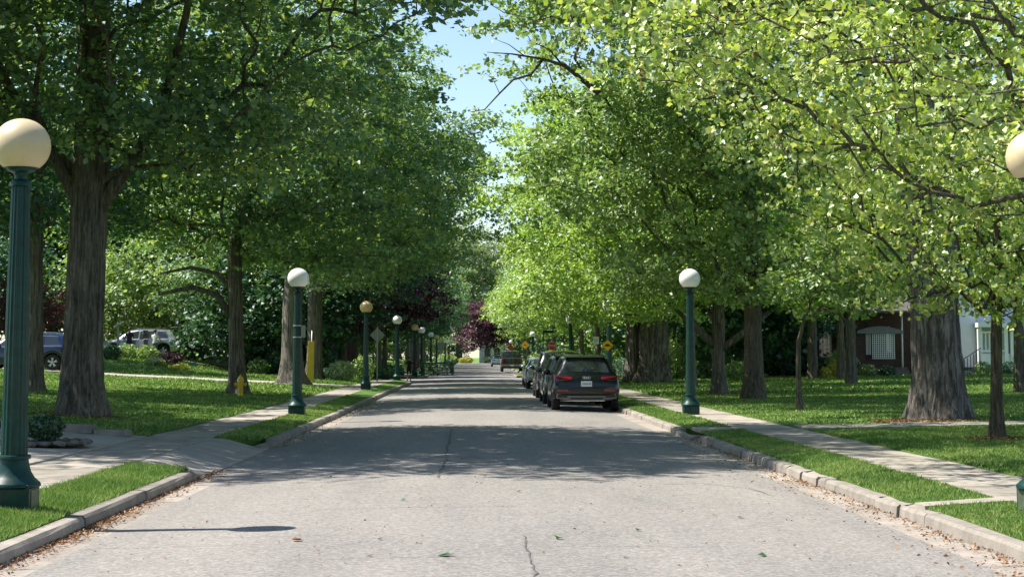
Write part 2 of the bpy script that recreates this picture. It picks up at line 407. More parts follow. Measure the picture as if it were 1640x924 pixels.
def lin(a, b, n): return [a+(b-a)*i/(n-1) for i in range(n)]

# base ground to the horizon, below everything else
sheet('ground', [-1500, -300, -80, -40, -10, 10, 40, 80, 300, 1500], [-300, -20, 45, 75, 160, 240, 340, 900, 3000], lambda x, y: prof(y)-.12, M['turf'])
ROAD_END = 338
CS0, CS1 = 103.0, 118.0          # cross street
road = sheet('road', lin(-3.9, 4.5, 22), lin(-25, 120, 146) + lin(124, ROAD_END+8, 60), roadz, M['asphalt'])
sheet('side_street_left', lin(-90, -3.9, 30), lin(CS0-1, CS1+1, 6), lambda x, y: prof(y)+.004+.3*sm(6, 60, -x), M['asphalt'])
sheet('side_street_right', lin(4.5, 90, 20), lin(CS0-1, CS1+1, 6), lambda x, y: prof(y)+.004, M['asphalt'])
sheet('end_street', [-90, -4.0], lin(ROAD_END, ROAD_END+8, 3), lambda x, y: prof(y)+.004, M['asphalt'])
sheet('end_street_east', [4.6, 90], lin(ROAD_END, ROAD_END+8, 3), lambda x, y: prof(y)+.004, M['asphalt'])

# corners of the blocks rounded off at the cross streets
def edge(y, side, r=5.0):
    """how far the raised ground steps back near a cross street"""
    k = 0.0
    for yc, s in ((CS0, 1), (CS1, -1), (ROAD_END, 1)):
        d = (yc - y)*s
        if 0 <= d < r: k = max(k, r - math.sqrt(max(0, r*r - (r-d)**2)))
    return k
SL0, SL1 = -5.60, -4.40          # left sidewalk
SR0, SR1 = 5.05, 6.25            # right sidewalk
def rows(a, b, st=1.0): return lin(a, b, max(2, int((b-a)/st)+1))
blocks = ((-20, CS0, 'near'), (CS1, ROAD_END, 'far'))
for (a, b, w) in blocks:
    st = .5 if w == 'near' else 3
    ys = sorted(set(rows(a, b, st)) | set([a+t for t in (0.05, .4, 1, 2, 3, 4, 5)] if a > 0 else []) | set([b-t for t in (0.05, .4, 1, 2, 3, 4, 5)]))
    L = lambda y, z=0.0: gz(z, y)
    def zlawn(x, y): return gz(x, y)+.012
    # lawns
    far_x = [-.5, -1.2, -2.2, -3.5, -5, -7, -9, -12, -15, -19, -26, -38, -60, -90]
    sheet('lawn_left', lambda y: [SL0 + q - 0.0 for q in reversed([0.0]+far_x)], ys, zlawn, M['turf'], skirt=.35)
    sheet('lawn_right', [SR1 + q for q in (0, .5, 1.2, 2.2, 3.5, 5, 7, 9, 12, 15, 19, 26, 38, 60, 90)], ys, zlawn, M['turf'], skirt=.35)
    # ground under the sidewalks
    sheet('sidewalk_bed_left', [SL0, SL1], ys, lambda x, y: prof(y)+.135, M['soil'])
    sheet('sidewalk_bed_right', [SR0, SR1], ys, lambda x, y: prof(y)+.125, M['soil'])
# verges (grass strips between kerb and sidewalk), cut by the driveway and the front walk
def verge(name, side, y0, y1, bulge=None):
    ys = rows(y0, y1, .4 if y1 < 60 else 1.5)
    n = 6
    def xs(y):
        if side < 0:
            e = KL - .15 - edge(y, -1); f = SL1 + .0
            if y0 > 29 and y0 < 31: f = f + .0
            if abs(y0-29.9) < .3 and y - y0 < 1.6: e -= .28*(1-(y-y0)/1.6)**2
            e = max(e, f+.03)
            return lin(f, e, n)
        e = KR + .15 + edge(y, 1) - (1.15*sm(CS1+3, CS1+5, y)*(1-sm(CS1+17, CS1+20, y)))
        f = SR0
        if abs(y1-33.0) < .2 and y1 - y < 2.0: e += .30*(1-(y1-y)/2.0)**2
        if abs(y0-34.6) < .2 and y - y0 < 1.6: f = f; e += .35*(1-(y-y0)/1.6)**2
        e = min(e, f-.03)
        return lin(e, f, n)
    return sheet(name, xs, ys, lambda x, y: gz(x, y)+.012, M['turf'], skirt=.3)
DRV0, DRV1 = 22.6, 29.9
verge('verge_left', -1, -20, DRV0); verge('verge_left', -1, DRV1, CS0-.05); verge('verge_left', -1, CS1+.05, ROAD_END-.05)
WLK0, WLK1 = 33.0, 34.6
verge('verge_right', 1, -20, 16.5); verge('verge_right', 1, 16.85, WLK0); verge('verge_right', 1, WLK1, CS0-.05); verge('verge_right', 1, CS1+.05, ROAD_END-.05)
# driveway on the left: apron ramps up from the gutter, then the drive runs on past the sidewalk
def zdrive(x, y):
    p = prof(y); t = sm(-KL, 4.35, -x); return p + .018 + .172*t + (gz(x, y)-gz(SL0, y) + .03 if x < SL0 else 0)
def xdrv(y): return None
sheet('driveway_apron', lambda y: lin(SL1, KL+.02, 8), lin(DRV0, DRV1, 10), lambda x, y: zdrive(x, y), M['drive'], skirt=.2)
sheet('driveway', lin(-16, SL0+.01, 14), lin(DRV0-4.0, DRV1+.3, 12), lambda x, y: gz(x, y)+.018, M['drive'], skirt=.2)
sheet('driveway_far', lin(-27, SL0, 16), lambda: 0, None, None) if False else None
def path(name, x0, x1, yc, w, mat, dz=.03, n=14, curve=lambda x: 0.0):
    V = []; Fq = []
    for i, x in enumerate(lin(x0, x1, n)):
        for s in (0, .5, 1):
            y = yc - w/2 + w*s + curve(x); V.append((x, y, gz(x, y)+dz))
        if i:
            for k in range(2): a = (i-1)*3+k; Fq.append((a, a+3, a+4, a+1))
    m = bpy.data.meshes.new(name); m.from_pydata(V, [], Fq); m.materials.append(mat)
    o = inst(name, m); o['kind'] = 'structure'; return o
path('driveway_pale', -34, SL0, 77.0, 4.2, M['drive'], .035, 22)
path('driveway_upper', -40, -9.0, 106-3.5, 4.5, M['drive'], .03, 22) if False else None
# silver car's parking pad on the bank
sheet('parking_pad', lin(-27, -14.5, 12), lin(100.2, 102.9, 5), lambda x, y: gz(x, y)+.03, M['drive'])
# front walk on the right: apron strip, then slabs to the house
walk = sheet('front_walk_bed', [KR+.15, SR0], lin(WLK0, WLK1, 4), lambda x, y: gz(x, y)-.03, M['soil'])

# ------------------------------------------------------------------ slabs and kerb stones
def slab_mesh(name, sx, sy, sz, b, mat):
    bm = bmesh.new(); bmesh.ops.create_cube(bm, size=1.0)
    for v in bm.verts: v.co = Vector((v.co.x*sx, v.co.y*sy, v.co.z*sz - sz/2))
    e = [e for e in bm.edges if all(v.co.z > -1e-6 for v in e.verts)]
    bmesh.ops.bevel(bm, geom=e, offset=b, segments=1, affect='EDGES')
    m = bpy.data.meshes.new(name); bm.to_mesh(m); bm.free(); m.materials.append(mat); return m
sw_l = tag(empty('sidewalk_left', (0, 0, 0)), kind='structure'); sw_r = tag(empty('sidewalk_right', (0, 0, 0)), kind='structure')
m_slab = slab_mesh('slab', 1.185, 1.478, .07, .014, M['concrete'])
slabN = [0, 0]
for (root, xc, zo) in ((sw_l, (SL0+SL1)/2, .20), (sw_r, (SR0+SR1)/2, .19)):
    y = 6.0
    while y < 96:
        o = inst('slab', m_slab, root, (xc, y, prof(y)+zo+rs.uniform(-.005, .006)), (rs.uniform(-.004, .004), rs.uniform(-.004, .004), rs.uniform(-.002, .002)))
        y += 1.5
    mb = MB()
    for (y0, y1) in ((96, CS0-.3), (CS1+.3, ROAD_END-.3)):
        y = y0
        while y+1.5 < y1:
            mb.box((xc, y, prof(y)+zo-.035), (1.185, 1.48, .07)); y += 1.5
    tag(mb.build('slab_row', M['concrete'], root), kind='stuff')
fw = tag(empty('front_walk'), kind='structure')
x = KR + .15 + .48
m_fw = slab_mesh('slab', .94, 1.52, .07, .01, M['concrete'])
for i in range(1):
    inst('slab', slab_mesh('slab', .78, 1.56, .06, .01, M['concrete']), fw, (4.66, 33.8, .185))
for i in range(24):
    x = SR1 + .5 + i*.96
    inst('slab', m_fw, fw, (x, 33.8 + .012*i*i*.12, gz(x, 33.8)+.035+rs.uniform(-.004, .004)), (0, 0, rs.uniform(-.01, .01)))
# flared corner of the walk
mb = MB(); z = .20
mb.poly([(SR1, 34.58, z), (SR1+.05, 36.6, z), (SR1+.5, 35.4, z), (SR1+1.2, 34.9, z), (SR1+2.2, 34.6, z+.02)], (0, 0, -.05))
mb.poly([(SR1, 33.02, z), (SR1+2.2, 33.0, z+.02), (SR1+1.0, 32.7, z), (SR1+.4, 32.2, z), (SR1+.05, 31.2, z)], (0, 0, -.05))
mb.build('flare', M['concrete'], fw)
sheet('cross_strip', [KR+.12, SR0+.01], lin(16.48, 16.87, 2), lambda x, y: gz(x, y)+.03, M['concrete'], skirt=.25)

def kerb_mesh(L, hgt=.135, w=.15, wob=0.0):
    """kerb stone along y, face at x=0 (road side +x for left), top width w, chipped edge"""
    prof_ = [(0.035, -.20), (0.0, hgt-.03), (-.022, hgt-.004), (-.06, hgt), (-w, hgt+.002), (-w, -.20)]
    mb = MB(); n = 4
    for j in range(n+1):
        yy = L*j/n
        for (px, pz) in prof_:
            mb.v.append((px + (rs.normal()*wob if pz > 0 else 0), yy, pz + (rs.normal()*wob if pz > 0 else 0)))
    k = len(prof_)
    for j in range(n):
        for i in range(k-1): a = j*k+i; mb.f.append((a, a+k, a+k+1, a+1))
    mb.f.append(tuple(range(k))); mb.f.append(tuple(reversed(range(n*k, n*k+k))))
    return mb.mesh('kerb_stone', M['kerb'])
def gut_mesh(L, w=.34):
    mb = MB(); mb.poly([(0, 0, 0), (w, 0, 0), (w, L, 0), (0, L, 0)], (0, 0, -.05)); return mb.mesh('gutter_slab', M['gutter'])
KM = [kerb_mesh(2.96, wob=.003) for _ in range(4)]; KS = [kerb_mesh(.985, wob=.005) for _ in range(4)]
GM = gut_mesh(2.97)
def kerb_run(name, side, y0, y1, short=None, dip=None):
    root = tag(empty(name), kind='structure')
    y = y0
    while y < y1 - .5:
        L = 3.0
        if short and short[0] <= y < short[1]: L = 1.0
        L = min(L, y1-y)
        ms = KS if L <= 1.001 else KM; me = ms[rs.randint(4)]
        zo = prof(y+L/2)
        if dip and dip[0]-.5 < y+L/2 < dip[1]+.5: zo -= .10
        xk = KL if side < 0 else KR
        jit = .003 if L > 2 else .009
        s = L/(3.0 if ms is KM else 1.0)
        rx = math.atan2(prof(y+L)-prof(y), L)
        if side < 0: inst('kerb_stone', me, root, (xk+rs.normal()*jit, y, zo+rs.normal()*jit*.5), (rx, 0, rs.normal()*jit*.5), (1, s, 1))
        else: inst('kerb_stone', me, root, (xk+rs.normal()*jit, y+L, zo+rs.normal()*jit*.5), (-rx, 0, math.pi+rs.normal()*jit*.8), (1, s, 1))
        if y < 60:
            if side < 0: inst('gutter_slab', GM, root, (xk, y, zo + (.10 if dip and dip[0]-.5 < y+L/2 < dip[1]+.5 else 0)+.012), (rx, 0, rs.normal()*.002), (1, L/3.0, 1))
            else: inst('gutter_slab', GM, root, (xk, y+L, zo + (.10 if dip and dip[0]-.5 < y+L/2 < dip[1]+.5 else 0)+.012), (-rx, 0, math.pi+rs.normal()*.002), (1, L/3.0, 1))
        y += L
    return root
kerb_run('kerb_left', -1, 1.0, DRV0-.4)
def kerb_end(root, x0, x1, ya, yb, z0, z1):
    """stone that drops to the driveway"""
    mb = MB(); s = 1 if x1 < x0 else -1
    A = [(x0, ya, -.1), (x0, ya, z0-.03), (x0-s*.04, ya, z0), (x0-s*.15, ya, z0), (x0-s*.15, ya, -.1)]
    B = [(x1, yb, -.1), (x1, yb, z1-.01), (x1-s*.04, yb, z1), (x1-s*.16, yb, z1), (x1-s*.16, yb, -.1)]
    mb.v = A+B; mb.f = [(i, i+5, (i+6) if i < 4 else 5, (i+1) % 5) for i in range(5)] + [(4, 3, 2, 1, 0), (5, 6, 7, 8, 9)]
    return mb.build('kerb_stone', M['kerb'], root)
kl2 = kerb_run('kerb_left', -1, DRV1+.9, CS0-5)
kerb_end(kl2, KL, KL-.02, DRV0-.4, DRV0+.35, .135, .04)
kerb_end(kl2, KL-.26, KL, DRV1-.1, DRV1+.9, .06, .135)
kerb_run('kerb_right', 1, 1.0, 32.0, short=(15.0, 32.0))
kr2 = kerb_run('kerb_right', 1, 35.2, CS0-5, short=(40, 52))
kerb_end(kr2, KR, KR+.16, 32.0, 33.4, .135, .03); kerb_end(kr2, KR+.16, KR, 33.4, 35.2, .03, .135)
def kerb_curve(root, pts, w=.15, h=.135):
    """continuous kerb along a polyline; raised ground lies to the left of the direction of travel"""
    mb = MB(); P = [Vector((p[0], p[1], 0)) for p in pts]; n = len(P)
    for i, p in enumerate(P):
        t = (P[min(i+1, n-1)]-P[max(i-1, 0)]).normalized(); nrm = Vector((-t.y, t.x, 0)); z = prof(p.y)
        for (o, zz) in ((-.03, -.15), (0, h-.03), (.04, h), (w, h), (w, -.15)):
            q = p + nrm*o; mb.v.append((q.x, q.y, z+zz))
    for i in range(n-1):
        for k in range(4): a = i*5+k; mb.f.append((a, a+1, a+6, a+5))
    return tag(mb.build('kerb_curve', M['kerb'], root), kind='stuff')
def corner(xk, side, yc, s, xend):
    r = 5.0; pts = []
    for i in range(9):
        d = r - r*math.sin(math.pi/2*i/8) if True else 0
        dy = d; k = r - math.sqrt(max(0, r*r-(r-dy)**2))
        pts.append((xk + side*k, yc - s*dy))
    pts.append((xend, yc)); pts = [(xk, yc-s*r-.01)] + pts
    return pts
def run_fix(pts, flip): return list(reversed(pts)) if flip else pts
kerb_curve(kl2, run_fix(corner(KL, -1, CS0, 1, -60), False))
kerb_curve(kr2, run_fix(corner(KR, 1, CS0, 1, 60), True))
kf = tag(empty('kerb_far_left'), kind='structure'); kg = tag(empty('kerb_far_right'), kind='structure')
kerb_curve(kf, run_fix(corner(KL, -1, CS1, -1, -60), True)); kerb_curve(kg, run_fix(corner(KR, 1, CS1, -1, 60), False))
kerb_curve(kf, [(KL, y) for y in lin(CS1+5, ROAD_END-5, 40)])
kerb_curve(kg, [(KR - (1.15*sm(CS1+3, CS1+5, y)*(1-sm(CS1+17, CS1+20, y))), y) for y in reversed(lin(CS1+5, ROAD_END-5, 110))])
# lawn edging kerb beside the driveway
mb = MB(); pts = [(-16, 30.6), (-9, 30.45), (-7.2, 30.2), (-6.4, 29.9), (-5.75, 29.6)]
ek = tag(empty('lawn_edging'), kind='structure')
for i in range(len(pts)-1):
    a, b = Vector((*pts[i], 0)), Vector((*pts[i+1], 0)); n = max(1, int((b-a).length/.8))
    for k in range(n):
        p, q = a.lerp(b, (k+.03)/n), a.lerp(b, (k+.97)/n); c = (p+q)/2
        hh = .10 if c.x < -6.4 else .06
        MB().bar((p.x, p.y, gz(c.x, c.y)+.035+hh/2), (q.x, q.y, gz(c.x, c.y)+.035+hh/2), .16, hh+.05).build('edging_stone', M['kerb'], ek, bevel=.012)

# cracks in the asphalt (thin tarred strips), leaf litter
def strip(name, pts, w, parent=None, mat='crack'):
    mb = MB(); P = []
    for i in range(len(pts)-1):
        for k in range(6):
            t = k/6; x = pts[i][0]*(1-t)+pts[i+1][0]*t + rs.normal()*.012; y = pts[i][1]*(1-t)+pts[i+1][1]*t; P.append((x, y))
    P.append(pts[-1])
    for i, (x, y) in enumerate(P):
        a = Vector(P[min(i+1, len(P)-1)])-Vector(P[max(i-1, 0)]); a.normalize(); nx, ny = -a.y, a.x
        ww = w*(.5+rs.rand()) * (0.3 if i in (0, len(P)-1) else 1)
        for s in (-1, 1): xx, yy = x+nx*ww*s/2, y+ny*ww*s/2; mb.v.append((xx, yy, roadz(xx, yy)+.005))
        if i: a = 2*(i-1); mb.f.append((a, a+1, a+3, a+2))
    return mb.build(name, M[mat], parent)
def gp(px, py, z=.06):
    d = RM @ Vector(((px-CX)/F, -(py-CY)/F, -1.0)); t = (z-CAMZ)/d.z; return (d.x*t, d.y*t)
strip('crack', [gp(723, 687), gp(722, 700), gp(716, 718), gp(714, 738), gp(706, 756), gp(704, 767)], .035, road)
strip('crack', [gp(838, 860), gp(842, 880), gp(852, 905), gp(860, 930)], .014, road)
strip('crack', [gp(420, 818), gp(560, 815), gp(700, 814), gp(850, 813)], .010, road)
strip('crack', [gp(395, 785), gp(520, 778), gp(640, 767), gp(700, 762)], .010, road)
strip('crack', [gp(1060, 775), gp(1120, 772), gp(1200, 778), gp(1240, 790)], .014, road)

def leaves(name, P, Nrm, size, mat, parent=None, lobes=False, rs=rs, fold=.25, aspect=.62):
    """P (n,3) leaf centres, Nrm (n,3) leaf normals, size (n,)"""
    n = len(P); Nrm = Nrm/np.maximum(np.linalg.norm(Nrm, axis=1, keepdims=True), 1e-6)
    r = rs.normal(size=(n, 3)); a = np.cross(Nrm, r); a /= np.maximum(np.linalg.norm(a, axis=1, keepdims=True), 1e-6); b = np.cross(Nrm, a)
    s = size[:, None]; f = fold*rs.uniform(.3, 1.4, (n, 1))
    if not lobes:
        V = np.stack([P - a*s*.5, P + b*s*aspect*.5 + Nrm*s*f*.5 - a*s*.05, P + a*s*.5 - Nrm*s*f*.3, P - b*s*aspect*.5 + Nrm*s*f*.5 - a*s*.05], 1).reshape(-1, 3)
        base = (np.arange(n)*4)[:, None]
        Fc = np.concatenate([base+np.array([[0, 2, 1]]), base+np.array([[0, 3, 2]])], 0)
    else:
        st = [(-.5, 0, 0), (-.28, .34, .5), (.02, .46, .7), (.12, .2, .25), (.5, .0, -.25), (.12, -.2, .25), (.02, -.46, .7), (-.28, -.34, .5)]
        V = np.stack([P + a*s*q[0] + b*s*q[1] + Nrm*s*f*q[2]*.7 for q in st], 1).reshape(-1, 3)
        base = (np.arange(n)*8)[:, None]
        Fc = np.concatenate([base+np.array([t]) for t in ((0, 3, 1), (1, 3, 2), (0, 4, 3), (0, 5, 4), (0, 7, 5), (7, 6, 5))], 0)
    m = np_mesh(name, V, Fc, mat)
    return inst(name, m, parent)

def litter(name, x0, x1, y0, y1, n, size, zf, dens=lambda x, y: 1.0):
    X = rs.uniform(x0, x1, n); Y = rs.uniform(y0, y1, n)
    keep = np.array([rs.rand() < dens(a, b) for a, b in zip(X, Y)]); X, Y = X[keep], Y[keep]
    Z = np.array([zf(a, b) for a, b in zip(X, Y)]) + rs.uniform(.004, .02, len(X))
    Nn = rs.normal(size=(len(X), 3))*.35 + np.array([0, 0, 1])
    o = leaves(name, np.stack([X, Y, Z], 1), Nn, size*rs.uniform(.4, 1.3, len(X)), M['litter'])
    return tag(o, kind='stuff')
lg = lambda x, y: prof(y)+.02
wav = lambda y: .35 + .65*max(0, math.sin(y*.9)+math.sin(y*.37+2))*.5
tag(litter('leaf_litter', KL, KL+.26, 10, 24, 12000, .038, lg, lambda x, y: wav(y)*math.exp(-(x-KL)/.10)), 'brown dry leaf litter in the left gutter', 'leaf litter')
tag(litter('leaf_litter', KR-.75, KR, 9, 33, 26000, .038, lg, lambda x, y: (wav(y*1.3+1)*math.exp(-(KR-x)/.16))*(1.0 if y < 22 else .5)), 'brown dry leaf litter along the right gutter', 'leaf litter')
tag(litter('leaf_litter', KL, KL+.5, 30, 60, 3000, .04, lg, lambda x, y: .6*math.exp(-(x-KL)/.2)), 'scattered dry litter by the far left kerb', 'leaf litter')
tag(litter('road_debris', KL+.4, KR-.5, 9, 40, 1000, .028, lambda x, y: roadz(x, y)-.003, lambda x, y: 1), 'small crumbs and seeds scattered over the asphalt', 'debris')
for k, (px, py, s) in enumerate([(477, 866, .10), (715, 893, .12), (894, 866, .08), (1187, 828, .06), (609, 866, .05), (645, 803, .06), (592, 893, .05), (1000, 895, .05), (1022, 852, .06), (830, 790, .05), (1220, 890, .07)]):
    x, y = gp(px, py)
    tag(leaves('fallen_leaf', np.array([(x, y, roadz(x, y)+.012)]), np.array([[rs.normal()*.3, rs.normal()*.3, 1]]), np.array([s*1.15]), M['leaf_deep'] if k % 3 else M['litter'], lobes=True),
        ('green leaf fallen on the sunlit road, ' if k % 3 else 'dry brown leaf fallen on the sunlit road, ') + ['left of centre near the bottom', 'just right of the bottom centre, largest', 'near the bottom right of the centre', 'far right, level with the lamp shadow', 'left of the transverse seam', 'farthest back on the left', 'at the bottom edge, left of centre', 'right of the lower crack', 'above the lower crack to the right', 'farthest back near the middle', 'at the bottom right near the gutter'][k], 'fallen leaf', 'leaves fallen on the road')

# ------------------------------------------------------------------ grass blades
def hard(x, y):
    if SL0-.02 < x < SL1+.02 or SR0-.02 < x < SR1+.02: return True
    if x < KL and DRV0-.02 < y < DRV1+.02 and x > -16: return True
    if x < SL0 and DRV0-4 < y < DRV1+.7 and x > -16: return True
    if x > KR and WLK0-.02+max(0, x-SR1)**2*.001 < y < WLK1+.06+max(0, x-6)**2*.0016: return True
    if SR1 < x < SR1+.5 and 31.6 < y < 36: return True
    if KR < x < SR0 and 16.5 < y < 16.9: return True
    if x < SL0 and 74.8 < y < 79.2: return True
    return False
def grass(name, x0, x1, y0, y1, dens, h, w, label):
    n = int((x1-x0)*(y1-y0)*dens); X = rs.uniform(x0, x1, n); Y = rs.uniform(y0, y1, n)
    cl = np.sin(X*3.1+np.sin(Y*2.3)*1.5)*np.sin(Y*2.7+np.sin(X*1.9)) * .5 + .5
    k = np.array([not hard(a, b) for a, b in zip(X, Y)]) & (rs.rand(n) < .55+.45*cl) & (X > -.30*Y-1.5) & (X < .33*Y+1.5)
    X, Y, cl = X[k], Y[k], cl[k]; n = len(X)
    Z = np.array([gz(a, b) for a, b in zip(X, Y)]) + .008
    hh = h*rs.uniform(.45, 1.25, n)*(.75+.5*cl); an = rs.uniform(0, 2*math.pi, n); ww = w*rs.uniform(.6, 1.3, n)
    lean = rs.normal(size=(n, 2))*.45
    dx, dy = np.cos(an)*ww/2, np.sin(an)*ww/2
    B = np.stack([X, Y, Z], 1)
    V = np.stack([B+np.stack([-dx, -dy, 0*X], 1), B+np.stack([dx, dy, 0*X], 1), B+np.stack([lean[:, 0]*hh, lean[:, 1]*hh, hh], 1)], 1).reshape(-1, 3)
    Fc = np.arange(3*n).reshape(-1, 3)
    return tag(inst(name, np_mesh(name, V, Fc, M['grass_blade'])), label, 'grass', kind='stuff')
grass('grass', -5.0, KL-.13, 12.0, DRV0, 6500, .045, .009, 'bright green grass on the verge beside the nearest green lamp post')
grass('grass', SL1, KL-.14, DRV1, 60, 1300, .042, .020, 'green grass verge beyond the left driveway')
grass('grass', KR+.14, SR0, 9, 33, 4200, .040, .011, 'green grass verge between right kerb and sidewalk')
grass('grass', KR+.14, SR0, 34.6, 70, 900, .04, .025, 'green grass verge past the front walk on the right')
grass('grass', SR1, 11, 14, 33.2, 1700, .042, .017, 'sunlit lawn between the right sidewalk and front walk')
grass('grass', SR1, 22, 34.6, 60, 270, .045, .040, 'shaded lawn round the huge trunk on the right')
grass('grass', -18, SL0, 30.6, 60, 280, .045, .040, 'shaded lawn round the big maple trunk on the left')
grass('grass', -26, SL0, 60, 102, 60, .08, .09, 'rising lawn beyond the hydrant on the left')
grass('grass', SR1, 34, 60, 100, 60, .08, .09, 'far lawn in front of the brick house on the right')

# ------------------------------------------------------------------ trees
def pick_centres(ells, rs, mind, shell=.45, floor=None, keep=None):
    """clump centres inside ellipsoids (cx,cy,cz,rx,ry,rz,n), biased to the outside, kept apart"""
    out = np.zeros((0, 3))
    for (cx, cy, cz, rx, ry, rz, n) in ells:
        tries = 0; got = 0
        ph = rs.uniform(0, 6, 6)
        while got < n and tries < n*14:
            tries += 1
            d = rs.normal(size=3); d /= np.linalg.norm(d); r = rs.rand()**shell
            lump = 1 + .16*math.sin(d[0]*4.3+ph[0])*math.sin(d[1]*4.1+ph[1]) + .13*math.sin(d[2]*5.2+ph[2]+d[0]*3)
            p = np.array([cx+d[0]*rx*r*lump, cy+d[1]*ry*r*lump, cz+d[2]*rz*r*lump*(1.0 if d[2] > 0 else .85)])
            if floor is not None and p[2] < floor(p): continue
            if keep is not None and not keep(p): continue
            if len(out) and np.min(np.linalg.norm((out-p)*np.array([1, 1, 1.35]), axis=1)) < mind: continue
            out = np.vstack([out, p]); got += 1
    return out

def grow(rs, trunk, centres, tip=.011, fork=0, sag=.12):
    """connect every centre to a skeleton that starts as the trunk polyline; returns nodes, parents, radii"""
    N = [Vector(p) for p in trunk]; par = [i-1 for i in range(len(trunk))]; plen = [0.0]
    for i in range(1, len(N)): plen.append(plen[-1]+(N[i]-N[i-1]).length)
    arr = np.array([tuple(n) for n in N]); pl = np.array(plen); ok = np.array([i >= fork for i in range(len(N))])
    base = np.array(trunk[fork]); order = np.argsort(np.linalg.norm(centres-base, axis=1)); tips = []
    chains = [list(range(len(trunk)))]
    for ci in order:
        c = centres[ci]; dv = c-arr; dist = np.linalg.norm(dv, axis=1)
        cost = dist*1.0 + .30*pl + np.where(dv[:, 2] < -.25*dist, dist*.5, 0) + np.where(ok, 0, 1e6)
        j = int(np.argmin(cost)); p0 = N[j]; p1 = Vector(c); L = (p1-p0).length
        k = max(2, min(7, int(L/.45)+1)); side = Vector(rs.normal(size=3))*L*.10; ch = [j]
        for q in range(1, k+1):
            t = q/k; p = p0.lerp(p1, t) + side*math.sin(t*math.pi) + Vector((0, 0, sag*L*math.sin(t*math.pi)*.9))
            if q < k: p += Vector(rs.normal(size=3))*min(L, 1.5)*.030
            N.append(p); par.append(ch[-1]); ch.append(len(N)-1)
        new = [tuple(N[i]) for i in ch[1:]]; arr = np.vstack([arr, new]); ok = np.append(ok, [True]*k)
        s = pl[j]; ps = []
        for q in range(1, k+1): s += (N[ch[q]]-N[ch[q-1]]).length; ps.append(s)
        pl = np.append(pl, ps); chains.append(ch); tips.append(ch[-1])
    flow = np.zeros(len(N))
    for t in tips: flow[t] += 1
    for i in range(len(N)-1, 0, -1): flow[par[i]] += flow[i]
    rad = tip*np.maximum(flow, .6)**.44
    return N, par, rad, chains, tips

def bark_trunk(name, pts, rad, mat, parent, seg=28, flare=1.5, ridges=9, rs=rs, rough=.035, roots=5, burl=None):
    """trunk as a displaced tube with root flare; pts/rad are key stations"""
    P = [Vector(p) for p in pts]; mb = MB(); st = []
    for i in range(len(P)-1):
        n = max(2, int((P[i+1]-P[i]).length/.16))
        for k in range(n): t = k/n; st.append((P[i].lerp(P[i+1], t), rad[i]*(1-t)+rad[i+1]*t))
    st.append((P[-1], rad[-1])); z0 = P[0].z; ph = rs.uniform(0, 6.28, 8)
    for (p, r) in st:
        h = p.z - z0; fl = 1 + (flare-1)*math.exp(-max(h, 0)/(.26+r*.42))
        for k in range(seg):
            a = 2*math.pi*k/seg
            rt = 1 + (fl-1)*(.22+.95*(math.cos(a*roots+ph[0]+.4*math.sin(a+ph[1]))*.5+.5))
            lob = 1 + .045*math.sin(a*3+ph[2]+h*.25) + .03*math.sin(a*5+ph[3]-h*.5)
            rg = rough*(math.sin(a*ridges+ph[4]+1.2*math.sin(h*1.1+ph[5])+.7*math.sin(h*3.7+a*2)) + .5*rs.normal()*.6)
            rr = r*(rt*lob + rg)
            if burl:
                for (bh, ba, bs, bd) in burl:
                    da = (a-ba+math.pi) % (2*math.pi)-math.pi; rr += bd*math.exp(-(da*r/bs)**2-((h-bh)/bs)**2)
            mb.v.append((p.x+rr*math.cos(a), p.y+rr*math.sin(a), p.z))
    for i in range(len(st)-1):
        for k in range(seg): k2 = (k+1) % seg; mb.f.append((i*seg+k, i*seg+k2, (i+1)*seg+k2, (i+1)*seg+k))
    return mb.build(name, mat, parent, smooth=True)

def branch_mesh(name, N, rad, chains, mat, parent, nside=6, rmax=None):
    mb = MB()
    for ch in chains[1:]:
        pts = [N[i] for i in ch]; rr = [rad[i] for i in ch]
        rr[0] = min(rad[ch[0]], rr[1]*1.25) if len(rr) > 1 else rr[0]
        if rmax: rr = [min(q, rmax) for q in rr]
        big = rr[0] > .05
        mb.tube(pts, rr, nside+2 if big else (4 if rr[0] < .02 else nside), cap=False)
    return mb.build(name, mat, parent, smooth=True)

def leaf_cloud(rs, centres, origin, per, spread, size, flat=.45, tilt=.55, out=.25, sub=9, up=1.0):
    """each centre is a spray of small leaf clusters round twig ends; leaves droop away from the trunk"""
    nc = max(1, per//sub); m = len(centres)*nc; Cc = np.repeat(centres, nc, 0)
    sc = np.repeat(rs.uniform(.65, 1.3, len(centres)), nc)[:, None]
    D = rs.normal(size=(m, 3)); D /= np.linalg.norm(D, axis=1, keepdims=True); D *= (rs.rand(m)**.42)[:, None]*spread*1.15
    dirn = Cc-origin; dirn /= np.maximum(np.linalg.norm(dirn, axis=1, keepdims=True), .1)
    D[:, 2] *= flat; D[:, 2] -= (D[:, 0]*dirn[:, 0]+D[:, 1]*dirn[:, 1])*.22
    K = Cc+D*sc
    cn = np.array([0, 0, up])+rs.normal(size=(m, 3))*.35+dirn*out
    n = m*sub; P = np.repeat(K, sub, 0); E = rs.normal(size=(n, 3)); E[:, 2] *= .55
    P = P+E*size*.95
    Nn = np.repeat(cn, sub, 0)+rs.normal(size=(n, 3))*tilt
    return P, Nn, size*rs.uniform(.55, 1.3, n)

